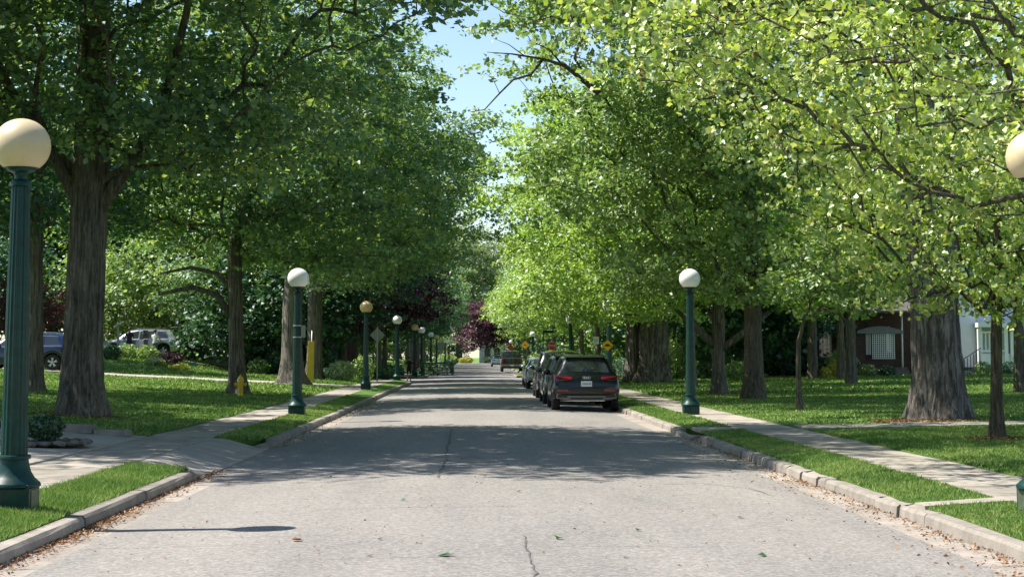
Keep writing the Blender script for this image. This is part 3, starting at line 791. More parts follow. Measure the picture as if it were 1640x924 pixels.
def tree(name, base, trunk, trad, ells, leafmat, barkmat, label, group=None, seed=1, per=90, spread=.75, size=.14,
         fork=2, mind=.7, cat='tree', floor=None, near_leaves=0, lobes=False, bare=None, seg=24, flare=1.5, rough=.035,
         extra=None, burl=None, flat=.34, tilt=.6, sub=9, up=1.0, crown_name='crown', tassels=0, shell=.45, tip=.0085, keep=None):
    """coordinates are in world space; the Empty stands at the trunk's foot"""
    r = np.random.RandomState(seed); b = Vector(base)
    root = empty(name, b, 0, label, cat, group)
    C = pick_centres(ells, r, mind, shell, floor, keep)-np.array(b)
    T = [tuple(Vector(p)-b) for p in trunk]
    allc = C if bare is None else np.vstack([C, np.array(bare)-np.array(b)])
    N, par, rad, chains, tips = grow(r, T, allc, fork=fork, tip=tip)
    k = trad[-1]
    bark_trunk('trunk', T, trad, M[barkmat], root, seg, flare, rs=r, rough=rough, burl=burl)
    branch_mesh('branch', N, rad, chains, M[barkmat], root, rmax=max(trad[fork:])*.62)['kind'] = 'stuff'
    if extra:
        for pts, rr in extra:
            mb = MB(); mb.tube([Vector(p)-b for p in pts], rr, 10); mb.build('limb', M[barkmat], root, smooth=True)
    P, Nn, sz = leaf_cloud(r, C, np.array(T[min(len(T)-1, fork+1)]), per, spread, size, flat, tilt, sub=sub, up=up)
    z = P[:, 2]+b.z
    if floor is not None:
        keep = np.array([q[2]+b.z > floor(q+np.array(b))-.5 for q in P]); P, Nn, sz = P[keep], Nn[keep], sz[keep]
    if near_leaves:
        d = np.linalg.norm(P+np.array(b)-np.array([0, 0, 1.5]), axis=1)
        q = P+np.array(b); vis = (np.abs(q[:, 0]) < .30*q[:, 1]) & (q[:, 2] < 1.55+.2*q[:, 1])
        idx = np.argsort(np.where(vis, d, 1e6))[:near_leaves]; mask = np.ones(len(P), bool); mask[idx] = False
        lm = leaf_mesh_single(leafmat)
        for i in idx:
            q = Vector(Nn[i]).to_track_quat('Z', 'X').to_euler()
            inst('leaf', lm, root, tuple(P[i]), (q.x, q.y, q.z+r.uniform(0, 6.28) if False else q.z), (sz[i],)*3)
        P, Nn, sz = P[mask], Nn[mask], sz[mask]
    cr = leaves(crown_name, P, Nn, sz, M[leafmat], root, lobes=lobes, rs=r, aspect=.78); cr['kind'] = 'stuff'
    if tassels:
        i = r.randint(0, len(P), tassels); Q = P[i]+r.normal(size=(tassels, 3))*.05; Q[:, 2] -= .08
        nn = r.normal(size=(tassels, 3)); nn[:, 2] *= .1
        t = leaves('tassel', Q, nn, np.full(tassels, .10), M['tassel'], root, rs=r, aspect=.3); t['kind'] = 'stuff'
    return root
_lm = {}
def leaf_mesh_single(mat):
    if mat not in _lm:
        o = leaves('leaf', np.zeros((1, 3)), np.array([[0, 0, 1.0]]), np.ones(1), M[mat], lobes=True, rs=np.random.RandomState(3))
        _lm[mat] = o.data; bpy.data.objects.remove(o)
    return _lm[mat]
def g3(x, y, dz=0.0): return (x, y, gz(x, y)+dz)

# --- left row of big maples
x, y = -8.2, 36.8; g = gz(x, y)-.05
tree('maple_tree', (x, y, g), [(x, y, g), (x+.02, y, g+1.4), (x+.05, y, g+3.4), (x+.1, y, g+4.8), (x+.15, y-.2, g+7.5), (x+.3, y-.5, g+11), (x+.5, y-.8, g+14.5)],
     [.46, .395, .37, .36, .33, .27, .16],
     [(-7.6, 33.6, 11.6, 8.6, 5.8, 6.3, 480), (-.9, 35.5, 9.6, 1.3, 1.6, .8, 14), (-5.6, 36.4, 6.6, 3.3, 3.0, 1.6, 60), (-11.5, 36, 7.2, 3.2, 3.5, 2.0, 70)], 'leaf_maple', 'bark_maple',
     'massive maple with broad furrowed trunk rising from the left lawn behind the nearest lamp post', 'maples along the street', 11, per=125, spread=.80, size=.17, fork=3, mind=.85,
     extra=[([(x+.1, y-.05, g+4.1), (x-.55, y-.1, g+5.3), (x-1.4, y-.3, g+6.6), (x-2.2, y-.6, g+8.2)], [.15, .13, .11, .09]),
            ([(x+.2, y, g+4.2), (x+.9, y-.2, g+5.2), (x+1.7, y-.5, g+6.5), (x+2.2, y-.8, g+8.4), (x+2.4, y-1, g+10)], [.15, .13, .11, .08, .06])], seg=40, rough=.05, flare=1.55,
     floor=lambda p: 4.9+.55*max(0, p[0]+5.2))
x, y = -13.2, 27.0; g = gz(x, y)
tree('maple_tree', (x, y, g), [(x, y, g), (x, y, g+2), (x+.2, y, g+4.5), (x+.5, y, g+8), (x+1, y, g+12)], [.45, .38, .36, .25, .14],
     [(-10.0, 28.9, 11.4, 10.0, 5.3, 5.4, 560)], 'leaf_maple', 'bark_maple',
     'maple whose dark crown hangs into the upper left corner above the driveway', 'maples along the street', 12, per=115, spread=.78, size=.165, fork=2, mind=.82)
x, y = -7.8, 58.0; g = gz(x, y)-.05
tree('maple_tree', (x, y, g), [(x, y, g), (x-.05, y, g+1.5), (x-.1, y, g+3.0), (x-.15, y, g+5.0), (x+.5, y, g+7.2), (x+1.4, y, g+10)], [.31, .245, .235, .23, .20, .12],
     [(-6.8, 57.0, 11.2, 8.4, 6.8, 5.8, 380), (-5.5, 58, 6.2, 4.5, 4, 2.0, 70), (-12, 58, 7.2, 3.5, 4, 2.6, 70)], 'leaf_maple', 'bark_maple',
     'dark maple with a low arching limb on the left, standing right behind the yellow hydrant', 'maples along the street', 13, per=110, spread=.82, size=.195, fork=3, mind=.95,
     extra=[([(x-.1, y, g+2.4), (x-.7, y-.1, g+3.3), (x-1.5, y-.2, g+3.55), (x-2.6, y-.3, g+3.3)], [.14, .11, .09, .05]),
            ([(x-.1, y, g+3.3), (x-.7, y, g+4.0), (x-1.6, y, g+4.2), (x-2.6, y, g+4.0)], [.10, .08, .06, .03])], seg=28,
     floor=lambda p: 4.3+.3*max(0, p[0]+3), keep=lambda p: p[0] < (-1.3 if p[2] > 8.8 else .2))
x, y = -7.9, 76.0; g = gz(x, y)-.05
tree('maple_tree', (x, y, g), [(x, y, g), (x, y, g+1.5), (x, y, g+3.4), (x+.1, y, g+5), (x+.5, y, g+8), (x+1, y, g+12)], [.50, .44, .42, .40, .28, .15],
     [(-5.6, 76, 10.8, 7.2, 6.4, 5.6, 400), (-4.5, 77, 6.2, 4.0, 4.5, 1.9, 60)], 'leaf_maple', 'bark_maple',
     'thick maple trunk on the left directly behind the second lamp post with the grey box', 'maples along the street', 14, per=140, spread=.9, size=.185, fork=3, mind=.95, flare=1.9, floor=lambda p: 4.4+.35*max(0, p[0]+2.5), keep=lambda p: p[0] < (-1.7 if p[2] > 11.6 else .9))
x, y = -8.2, 90.0; g = gz(x, y)-.05
tree('maple_tree', (x, y, g), [(x, y, g), (x, y, g+2), (x, y, g+4), (x+.5, y, g+8), (x+1, y, g+12)], [.42, .38, .36, .26, .15],
     [(-5.8, 90, 10.6, 6.6, 6.0, 5.8, 330)], 'leaf_maple', 'bark_maple',
     'straight dark trunk just right of the tall yellow guard on the left', 'maples along the street', 15, per=140, spread=1.0, size=.205, fork=2, mind=1.05, floor=lambda p: 3.9+.35*max(0, p[0]+2.0), keep=lambda p: p[0] < (-3 if p[2] > 13 else .6))
x, y = -12.5, 50.3; g = gz(x, y)-.05
tree('maple_tree', (x, y, g), [(x, y, g), (x-.02, y, g+2), (x-.08, y, g+4.5), (x-.1, y, g+8), (x, y, g+12)], [.26, .20, .19, .15, .09],
     [(-14, 51, 9.0, 6.0, 5, 5.0, 240)], 'leaf_deep', 'bark_maple',
     'slim dark straight trunk on the left lawn between the lamp post and the massive maple', 'maples along the street', 16, per=90, spread=.95, size=.2, fork=2, mind=.9, floor=lambda p: 4.2)

# --- copper beech over the left pavement by the cross street
x, y = -8.6, 124; g = gz(x, y)
tree('copper_beech', (x, y, g), [(x, y, g), (x, y, g+1.5), (x, y, g+2.6), (x, y, g+6), (x, y, g+9)], [.4, .34, .32, .22, .12],
     [(-6.6, 123, 6.6, 5.0, 5, 3.9, 240)], 'leaf_copper', 'bark_maple',
     'dark copper leaved tree overhanging the row of lamp posts on the left', None, 17, per=110, spread=1.0, size=.24, fork=2, mind=.9, floor=lambda p: 3.1)

# --- right side
x, y = 9.6, 36.3; g = gz(x, y)-.08
tree('old_maple_tree', (x, y, g), [(x, y, g), (x, y, g+1.0), (x-.03, y, g+2.6), (x-.1, y, g+4.2), (x-.3, y+.4, g+7), (x-.6, y+.8, g+11), (x-.6, y+1, g+14)], [.60, .50, .48, .55, .36, .24, .13],
     [(8.6, 39.0, 12.0, 7.8, 6.3, 5.6, 400)], 'leaf_mid', 'bark_old',
     'huge old tree with deeply furrowed grey trunk and a burl beside the front walk', None, 21, per=110, up=.6, spread=.8, size=.20, fork=3, mind=.82,
     seg=64, rough=.05, flare=1.34, burl=[(2.45, 4.55, .24, .15), (1.1, 5.6, .3, .05)], floor=lambda p: 5.6+.25*max(0, 6-p[0]))
x, y = 8.4, 28.2; g = gz(x, y)-.03
tree('young_maple_tree', (x, y, g), [(x, y, g), (x+.02, y, g+.9), (x+.05, y, g+2.15), (x+.1, y, g+3.5), (x, y, g+5.5)], [.105, .092, .088, .06, .04],
     [(7.4, 27.4, 5.0, 4.1, 3.0, 3.2, 420), (8.9, 27.4, 3.0, 2.7, 1.8, 1.25, 120)], 'leaf_yellow', 'bark_young',
     'young maple with pale slender trunk in front of the huge old tree', None, 22, per=30, spread=.33, size=.10, fork=2, mind=.40, sub=6, up=.35, near_leaves=0, lobes=True, tassels=500, seg=20,
     floor=lambda p: 1.8+.42*max(0, 7.3-p[0]), tilt=.95, flat=.6, flare=1.7, tip=.005)
x, y = 10.2, 20.5; g = gz(x, y)
tree('maple_tree', (x, y, g), [(x, y, g), (x, y, g+1.5), (x-.1, y, g+3.2), (x-.3, y, g+5), (x-.6, y, g+8), (x-.7, y, g+10)], [.34, .29, .27, .24, .15, .09],
     [(6.9, 21.3, 6.0, 5.3, 3.4, 3.6, 640), (3.6, 22.0, 6.3, 2.5, 2.6, 2.0, 110)], 'leaf_yellow', 'bark_maple',
     'yellow green maple whose bright leafy branches fill the upper right, trunk outside the frame', None, 23, per=32, spread=.32, size=.10, fork=2, mind=.46, sub=6, up=.35, near_leaves=300, lobes=True, tassels=1400,
     floor=lambda p: 2.45+.36*max(0, 6.3-p[0]), tilt=.95, flat=.6, tip=.0055,
     bare=[(5.4, 19.5, 3.7), (4.6, 21, 3.6), (6.2, 19, 4.4), (3.4, 21, 4.6), (2.4, 22.5, 5.7), (5.0, 20.3, 5.2), (4.1, 20.6, 6.2)])
x, y = 8.1, 43.7; g = gz(x, y)-.03
tree('sapling', (x, y, g), [(x, y, g), (x-.02, y, g+1.0), (x, y, g+1.75), (x+.15, y, g+2.3), (x+.5, y, g+3.2)], [.075, .065, .055, .045, .03],
     [(9.2, 43.7, 3.65, 1.9, 1.7, 1.35, 60)], 'leaf_mid', 'bark_young',
     'thin straight sapling with a small green crown on the shaded right lawn', None, 24, per=80, spread=.5, size=.14, fork=2, mind=.5, seg=14, flare=1.6, tip=.007)
x, y = 8.5, 61.0; g = gz(x, y)-.05
tree('maple_tree', (x, y, g), [(x, y, g), (x, y, g+1.2), (x, y, g+2.1), (x, y, g+4), (x, y, g+8)], [.26, .21, .23, .17, .12],
     [(6.5, 62, 7.6, 5.6, 5.2, 4.6, 260), (6.5, 62, 4.2, 4.2, 4.0, 1.4, 60)], 'leaf_lime', 'bark_maple',
     'dark low forking tree just right of the second globe lamp on the right', 'lime green trees on the right', 26, per=130, up=.6, spread=.85, size=.16, fork=2, mind=.88, floor=lambda p: 2.9,
     extra=[([(x+.1, y, g+1.6), (x+.9, y, g+2.2), (x+1.8, y, g+2.9)], [.15, .12, .07]), ([(x-.1, y, g+1.7), (x-.8, y, g+2.4), (x-1.5, y, g+3.0)], [.15, .12, .07])])
x, y = 8.6, 84.0; g = gz(x, y)-.08
tree('old_maple_tree', (x, y, g), [(x, y, g), (x, y, g+1.2), (x, y, g+3.2), (x, y, g+5), (x, y, g+9)], [.78, .68, .66, .6, .3],
     [(6.3, 84, 8.8, 6.5, 6.5, 5.6, 280), (5.6, 82, 4.4, 3.8, 5, 1.4, 50)], 'leaf_lime', 'bark_old',
     'broad twin trunk of an old tree on the right beside the parked cars', 'lime green trees on the right', 27, per=150, up=.6, spread=.95, size=.18, fork=2, mind=1.05, floor=lambda p: 2.9+.2*max(0, 5-p[0]), keep=lambda p: p[0] > 1.6, seg=40, rough=.07,
     extra=[([(x-1.0, y+.6, g), (x-.95, y+.6, g+.7), (x-.9, y+.6, g+3.2), (x-.7, y+.6, g+6)], [.55, .42, .38, .3])])
x, y = 8.9, 72.0; g = gz(x, y)-.05
tree('maple_tree', (x, y, g), [(x, y, g), (x, y, g+2), (x, y, g+4), (x, y, g+8)], [.22, .17, .16, .12],
     [(7.2, 72, 8.0, 5.2, 5.4, 4.8, 250)], 'leaf_lime', 'bark_maple',
     'narrow dark trunk half hidden behind the second globe lamp on the right', 'lime green trees on the right', 28, per=130, up=.6, spread=.9, size=.165, fork=2, mind=.95, floor=lambda p: 2.9)
# tall tree, its bare twigs reach into the sky gap
x, y = 8.6, 54.0; g = gz(x, y)-.05
A = lambda px, py, Y: tuple(at(px, py, Y))
tree('tall_maple_tree', (x, y, g), [(x, y, g), (x, y, g+1.5), (x, y, g+3.0), (x, y, g+5), (x-.2, y, g+9), (x-1.2, y, g+13)], [.33, .27, .255, .24, .19, .12],
     [(6.6, 51, 12.5, 5.2, 5.6, 5.0, 330), (1.6, 46, 11.2, 1.5, 1.6, 1.1, 26), (6.3, 52, 7.6, 5.0, 5.0, 3.0, 190), (7.5, 53, 4.2, 4.0, 3.0, 1.4, 60)], 'leaf_mid', 'bark_young',
     'straight pale brown trunk right of the globe lamp, bare high twigs crossing the blue gap', 'lime green trees on the right', 29, per=125, up=.6, spread=.8, size=.165, fork=2, mind=.85, floor=lambda p: 3.3+.4*max(0, 5-p[0]), keep=lambda p: p[0] > 1.15 or (p[2] > 9.9 and p[0] > .2),
     extra=[([A(960, 150, 46), A(905, 106, 46), A(870, 95, 45.5), A(820, 87, 45), A(780, 84, 45)], [.08, .055, .035, .02, .008]),
            ([A(870, 95, 45.5), A(850, 120, 45.5), A(822, 128, 45), A(800, 150, 45), A(776, 176, 45), A(752, 180, 45)], [.04, .035, .028, .022, .015, .006]),
            ([A(840, 90, 45), A(815, 72, 45), A(790, 62, 45)], [.016, .01, .005]), ([A(800, 150, 45), A(790, 128, 45), A(778, 118, 45)], [.01, .007, .004]),
            ([A(900, 104, 46), A(880, 80, 46), A(850, 66, 46), A(835, 40, 46)], [.03, .02, .012, .006])])

# --- prototypes for the farther rows, copied with turned crowns
def proto(name, seed, ell, leafm, trunk_h, tr, per, spread, size, mind, label, bark='bark_maple', n=200, floor=None):
    return tree(name, (0, 0, 0), [(0, 0, 0), (0, 0, trunk_h*.5), (0, 0, trunk_h), (.2, 0, trunk_h*1.8), (.3, .1, ell[2]+ell[5]*.4)], [tr*1.1, tr, tr*.9, tr*.6, tr*.3],
                [(*ell, n)], leafm, bark, label, None, seed, per=per, spread=spread, size=size, fork=2, mind=mind, seg=12, floor=floor, flare=1.25)
PR = {
 'maple': proto('maple_tree', 41, (0, 0, 8.6, 6.2, 6.2, 5.4), 'leaf_maple', 3.2, .27, 125, 1.25, .26, 1.15, '', n=190),
 'mid': proto('broadleaf_tree', 42, (0, 0, 8.0, 5.8, 5.6, 5.0), 'leaf_mid', 2.8, .24, 125, 1.2, .26, 1.1, '', n=180),
 'lime': proto('lime_tree', 43, (0, 0, 7.8, 5.8, 5.6, 5.0), 'leaf_lime', 2.6, .23, 125, 1.2, .25, 1.1, '', n=180),
 'deep': proto('evergreen_tree', 44, (0, 0, 8.0, 6.0, 6.0, 6.0), 'leaf_deep', 2.0, .25, 125, 1.2, .26, 1.1, '', n=210),
 'plum': proto('plum_tree', 45, (0, 0, 7.4, 6.0, 5.4, 5.2), 'leaf_plum', 2.2, .35, 120, 1.15, .30, 1.1, '', n=210),
 'pale': proto('willow_tree', 46, (0, 0, 11.0, 6.5, 6, 8.0), 'leaf_pale', 3.0, .4, 110, 1.3, .34, 1.2, '', n=230),
 'red': proto('red_maple', 47, (0, 0, 3.4, 2.4, 2.4, 1.9), 'leaf_red', 1.2, .10, 60, .55, .17, .6, '', n=60),
}
for p in PR.values(): p.location = (0, -3000, 0)
used = set()
def plant(kind, x, y, s, label, group=None, rz=None, sz=1.0, z=None, swap=None):
    src = PR[kind]
    if kind not in used: o = src; used.add(kind)
    else: o = copy_tree(src)
    o.location = (x, y, (gz(x, y)-.05) if z is None else z); o.scale = (s, s, s*sz)
    o.rotation_euler.z = rs.uniform(0, 6.28) if rz is None else rz
    o['label'] = label
    if group: o['group'] = group
    elif 'group' in o: del o['group']
    return o
ORD = 'first second third fourth fifth sixth seventh eighth ninth tenth eleventh twelfth thirteenth fourteenth fifteenth sixteenth seventeenth eighteenth nineteenth twentieth'.split() + ['twenty-' + w for w in 'first second third fourth fifth sixth seventh eighth ninth'.split()] + ['thirtieth'] + ['thirty-' + w for w in 'first second third fourth fifth sixth seventh eighth ninth'.split()]
G1 = 'maples along the far left pavement'; G2 = 'trees along the far right pavement'; G3 = 'trees filling the gardens behind'
rowL = [(-7.9, 105, 1.15), (-8.8, 140, 1.0), (-8.4, 154, 1.0), (-8.6, 168, .95), (-8.2, 184, 1.0), (-8.6, 200, 1.0), (-8.4, 218, 1.05), (-8.6, 238, 1.05), (-8.4, 260, 1.1), (-8.4, 285, 1.1), (-9, 312, 1.1)]
for i, (x, y, s) in enumerate(rowL):
    plant('maple' if i % 3 else 'deep', x, y, s, f'{ORD[i-1]} maple of the left row counted from the cross street outwards' if i else 'maple on the left just before the copper leaved tree', G1 if i else None)
rowR = [(8.6, 97, 1.1, 'lime'), (9.0, 128, 1.0, 'lime'), (8.6, 141, .95, 'mid'), (8.6, 155, 1.0, 'lime'), (8.8, 172, 1.0, 'lime'), (8.6, 190, 1.0, 'mid'), (8.8, 210, 1.05, 'lime'), (8.6, 235, 1.05, 'mid'), (8.8, 262, 1.1, 'lime'), (8.8, 292, 1.15, 'mid')]
for i, (x, y, s, k) in enumerate(rowR):
    plant(k, x, y, s, f'{ORD[i-1]} light green tree of the right row counted from the stop sign outwards' if i else 'lime green tree on the right just before the stop sign', G2 if i else None)
plant('plum', 2.4, 349, 1.22, 'round purple leaved tree closing the far end of the road', rz=1.0, sz=.82)
plant('pale', -3.5, 400, 1.9, 'tall pale feathery tree rising behind the purple tree at the road end', rz=2)
plant('pale', 12, 410, 1.6, 'pale feathery tree at the right of the road end', rz=4)
plant('mid', -12, 372, 1.7, 'dark tree at the left of the road end')
plant('mid', 26, 380, 1.7, 'green tree well right of the purple tree at the road end')
plant('mid', -26, 385, 1.7, 'green tree at the far left of the road end')
bgL = [(-12.4, 101.5, .55, 'mid'), (-17.5, 30.5, 1.05, 'maple'), (-19, 41, .95, 'maple'), (-14.5, 104, .75, 'maple'), (-27, 88, 1.2, 'maple'), (-34, 98, 1.2, 'mid'), (-23, 122, 1.2, 'mid'), (-16, 112+12, 1.1, 'mid'), (-33, 128, 1.3, 'deep'), (-44, 118, 1.3, 'maple'), (-14.5, 138, 1.1, 'mid'), (-24, 142, 1.3, 'maple'), (-36, 150, 1.4, 'deep'), (-48, 150, 1.5, 'maple'), (-17, 165, 1.3, 'deep'), (-28, 180, 1.4, 'maple'), (-18, 210, 1.4, 'deep'), (-42, 190, 1.6, 'maple'), (-58, 180, 1.8, 'deep'), (-20, 250, 1.6, 'maple'), (-32, 240, 1.7, 'deep'), (-22, 300, 1.8, 'deep')]  # second and third entries: unseen maples added to shade the left lawn and driveway
KW = dict(mid='fresh green', deep='very dark', maple='deep green', lime='lime green')
for i, (x, y, s, k) in enumerate(sorted(bgL, key=lambda q: q[0]/q[1])): plant(k, x, y, s, f'{KW[k]} garden tree, {ORD[i]} from the left among those behind the left lawns', G3)
bgR = [(17.6, 84, .8, 'mid'), (15.5, 72, .95, 'lime'), (17, 88, 1.0, 'mid'), (16, 104, 1.1, 'mid'), (24, 112, 1.2, 'deep'), (33, 116, 1.3, 'maple'), (43, 112, 1.3, 'deep'), (17, 126, 1.2, 'deep'), (27, 134, 1.3, 'maple'), (40, 140, 1.5, 'deep'), (16, 150, 1.2, 'mid'), (26, 162, 1.4, 'deep'), (56, 140, 1.6, 'deep'), (18, 185, 1.4, 'mid'), (30, 200, 1.5, 'deep'), (20, 230, 1.6, 'maple'), (34, 250, 1.7, 'deep'), (22, 290, 1.8, 'deep')]
for i, (x, y, s, k) in enumerate(sorted(bgR, key=lambda q: -q[0]/q[1])): plant(k, x, y, s, f'{KW[k]} garden tree, {ORD[i]} from the right among those behind the right lawns', 'trees filling the gardens on the right')
# leafy understorey closing the view under the crowns
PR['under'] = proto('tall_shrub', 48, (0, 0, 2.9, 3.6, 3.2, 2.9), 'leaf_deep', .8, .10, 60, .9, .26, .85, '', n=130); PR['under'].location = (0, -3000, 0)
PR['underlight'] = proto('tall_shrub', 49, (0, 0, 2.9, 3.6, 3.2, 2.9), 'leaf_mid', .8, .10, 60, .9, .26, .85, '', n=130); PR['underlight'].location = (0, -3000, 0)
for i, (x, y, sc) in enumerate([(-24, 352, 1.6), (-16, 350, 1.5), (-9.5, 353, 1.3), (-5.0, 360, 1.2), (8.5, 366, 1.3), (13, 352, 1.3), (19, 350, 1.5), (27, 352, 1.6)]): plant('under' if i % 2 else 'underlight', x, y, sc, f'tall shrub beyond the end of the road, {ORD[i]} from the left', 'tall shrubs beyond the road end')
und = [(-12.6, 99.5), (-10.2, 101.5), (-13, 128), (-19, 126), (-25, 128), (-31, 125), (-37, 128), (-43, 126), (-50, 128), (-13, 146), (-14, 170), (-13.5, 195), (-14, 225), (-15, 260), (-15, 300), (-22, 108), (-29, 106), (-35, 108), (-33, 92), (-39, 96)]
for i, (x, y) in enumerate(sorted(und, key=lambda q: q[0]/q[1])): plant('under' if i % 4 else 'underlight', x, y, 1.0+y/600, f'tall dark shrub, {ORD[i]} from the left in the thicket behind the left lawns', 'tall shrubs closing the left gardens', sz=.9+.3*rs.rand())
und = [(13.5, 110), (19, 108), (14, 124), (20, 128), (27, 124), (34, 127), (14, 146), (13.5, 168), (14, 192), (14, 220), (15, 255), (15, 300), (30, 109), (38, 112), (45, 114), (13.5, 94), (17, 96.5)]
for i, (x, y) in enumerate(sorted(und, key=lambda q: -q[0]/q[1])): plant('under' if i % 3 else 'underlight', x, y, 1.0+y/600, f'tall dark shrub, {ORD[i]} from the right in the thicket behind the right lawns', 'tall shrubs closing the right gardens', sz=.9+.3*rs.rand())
# the street goes on behind the camera; unseen trees added to darken reflections
BK = [(-9, -9), (-9, -24), (-9, -40), (-9, -58), (9.5, -6), (9.5, -22), (9, -40), (9, -58), (-18, -30), (18, -28), (-6, -80), (3, -84), (12, -80), (-20, -70), (22, -66)]
for i, (x, y) in enumerate(BK): plant(('maple', 'mid', 'deep')[i % 3], x, y, 1.1, f'unseen street tree behind the photographer, {ORD[i]} counted backwards', 'street trees behind the camera')
plant('mid', 17.5, 56, .75, 'garden tree on the right lawn left of the brick house')
for (px, Y, s, zz) in ((272, 118, .95, 1.5), (322, 122, 1.15, 1.9), (16, 98, .6, .9), (84, 100, .6, 1.0)):
    if s: p = at(px, 540, Y); plant('red', p.x, Y, s, {272: 'small red leaved tree between the cedars behind the silver car', 322: 'larger red leaved tree above the tallest cedar', 16: 'small red leaved tree above the blue car, left of the lamp post', 84: 'small red leaved tree just left of the massive maple trunk'}[px], 'red maples behind the cedars', sz=1.2)

# ------------------------------------------------------------------ shrubs, hedges, cedars
def shrub(name, c, r, n, size, mat, label, cat='shrub', group=None, tilt=.8, square=False, stems=5, hollow=.75, seed=None):
    """leafy volume standing at c (ground point), half sizes r"""
    q = np.random.RandomState(seed or rs.randint(1 << 30)); root = empty(name, c, 0, label, cat, group)
    if square:
        P = q.uniform(-1, 1, (n, 3)); ax = q.randint(0, 3, n); sg = np.where(q.rand(n) < .5, -1, 1)
        P[np.arange(n), ax] = np.where(ax == 2, 1, sg)*q.uniform(.82, 1.03, n)
    else:
        D = q.normal(size=(n, 3)); D /= np.linalg.norm(D, axis=1, keepdims=True)
        lump = 1+.12*np.sin(D[:, 0]*6+1)*np.sin(D[:, 1]*5+D[:, 2]*4)+.07*np.sin(D[:, 2]*11+D[:, 0]*7)
        P = D*(q.uniform(hollow, 1.03, n)*lump)[:, None]
    Nn = P+q.normal(size=(n, 3))*tilt; P = P*np.array(r); P[:, 2] += r[2]
    P[:, 2] = np.maximum(P[:, 2], .02)
    f = leaves('foliage', P, Nn, size*q.uniform(.6, 1.3, n), M[mat], root, rs=q); f['kind'] = 'stuff'
    mb = MB()
    for i in range(stems):
        a = q.uniform(0, 6.28); mb.tube([(0.05*math.cos(a), .05*math.sin(a), 0), (math.cos(a)*r[0]*.4, math.sin(a)*r[1]*.4, r[2]*.9), (math.cos(a)*r[0]*.55, math.sin(a)*r[1]*.55, r[2]*1.5)], [.03, .02, .008], 5)
    mb.build('stem', M['bark_maple'], root, smooth=True)['kind'] = 'stuff'
    return root
def cedar(c, h, r, label, seed):
    q = np.random.RandomState(seed); root = empty('cedar', c, 0, label, 'cedar', 'columnar cedars behind the silver car')
    n = 2600; z = q.rand(n)**.8; a = q.uniform(0, 6.28, n)
    rr = r*np.minimum(1, (1-z)*2.6)**.7*np.minimum(1, .55+z*3)*(1+.1*np.sin(a*5+z*9))*q.uniform(.75, 1.04, n)
    P = np.stack([rr*np.cos(a), rr*np.sin(a), z*h+.05], 1); Nn = np.stack([np.cos(a), np.sin(a), .3+0*a], 1)+q.normal(size=(n, 3))*.6
    leaves('foliage', P, Nn, .20*q.uniform(.6, 1.3, n), M['leaf_cedar'], root, rs=q)['kind'] = 'stuff'
    mb = MB(); mb.tube([(0, 0, 0), (0, 0, h*.9)], [.09, .02], 6); mb.build('trunk', M['bark_maple'], root, smooth=True)
def G(px, py, Y=None):
    """ground point of the raised ground seen at a photo pixel (march along the ray)"""
    d = RM @ Vector(((px-CX)/F, -(py-CY)/F, -1.0)); t = 5.0
    while t < 500:
        p = Vector((0, 0, CAMZ))+d*t
        if p.z < gz(p.x, p.y): break
        t += .25
    return Vector((p.x, p.y, gz(p.x, p.y)))
CED = 'dark columnar cedar behind the silver car, '
for i, (px, Y, h) in enumerate([(215, 114, 4.6), (238, 113, 5.2), (262, 114, 4.4), (288, 113, 5.6), (312, 114, 6.0), (336, 113, 4.8), (362, 112, 4.2)]):
    p = at(px, 560, Y); cedar((p.x, Y, gz(p.x, Y)-.05), h, .85, CED + ['leftmost of the row', 'second of the row from the left', 'third of the row from the left', 'fourth of the row, taller than its left neighbour', 'the tallest, fifth of the row', 'sixth of the row, beside the tallest', 'rightmost and lowest of the row'][i], 60+i)
def sh(px, py, wpx, hpx, mat, label, name='shrub', n=900, size=.12, Y=None, cat='shrub', square=False, depth=None, group=None, dz=-.05, **k):
    p = G(px, py) if Y is None else at(px, py, Y)
    if Y is not None: p.z = gz(p.x, p.y)
    s = p.y/F; r = (wpx*s/2, (depth or wpx*s/2), hpx*s/2)
    return shrub(name, (p.x, p.y, p.z+dz), r, n, size, M and mat, label, cat, group, square=square, **k)
sh(205, 578, 34, 24, 'leaf_mid', 'bright green spreading juniper left on the bank below the silver car', Y=97, n=1100)
sh(236, 582, 34, 24, 'leaf_mid', 'bright green juniper in the middle of the bank below the silver car', Y=96, n=1100)
sh(272, 583, 42, 20, 'leaf_copper', 'low dark red barberry below the tail of the silver car', Y=95, n=1100)
sh(248, 592, 30, 14, 'leaf_pale', 'low pale hosta clump on the bank edge', Y=92, n=500, size=.16)
sh(286, 597, 34, 10, 'leaf_gold', 'small yellow green edging plants at the right end of the bank', Y=91, n=400, size=.14)
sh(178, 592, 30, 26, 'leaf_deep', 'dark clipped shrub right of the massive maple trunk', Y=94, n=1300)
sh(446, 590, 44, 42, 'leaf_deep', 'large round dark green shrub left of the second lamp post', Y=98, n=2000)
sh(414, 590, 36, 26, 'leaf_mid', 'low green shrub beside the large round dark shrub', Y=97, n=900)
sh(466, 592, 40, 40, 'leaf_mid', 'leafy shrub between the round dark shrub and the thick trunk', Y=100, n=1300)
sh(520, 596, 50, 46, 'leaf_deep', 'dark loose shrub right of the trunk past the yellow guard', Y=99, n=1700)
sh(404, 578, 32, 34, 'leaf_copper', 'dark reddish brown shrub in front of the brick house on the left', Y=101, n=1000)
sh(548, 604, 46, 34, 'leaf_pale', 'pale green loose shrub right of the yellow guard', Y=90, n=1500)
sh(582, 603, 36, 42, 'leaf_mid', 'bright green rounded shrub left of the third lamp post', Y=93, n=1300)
sh(620, 606, 60, 26, 'leaf_deep', 'low dark shrub behind the third lamp post', Y=101.5, n=1400)
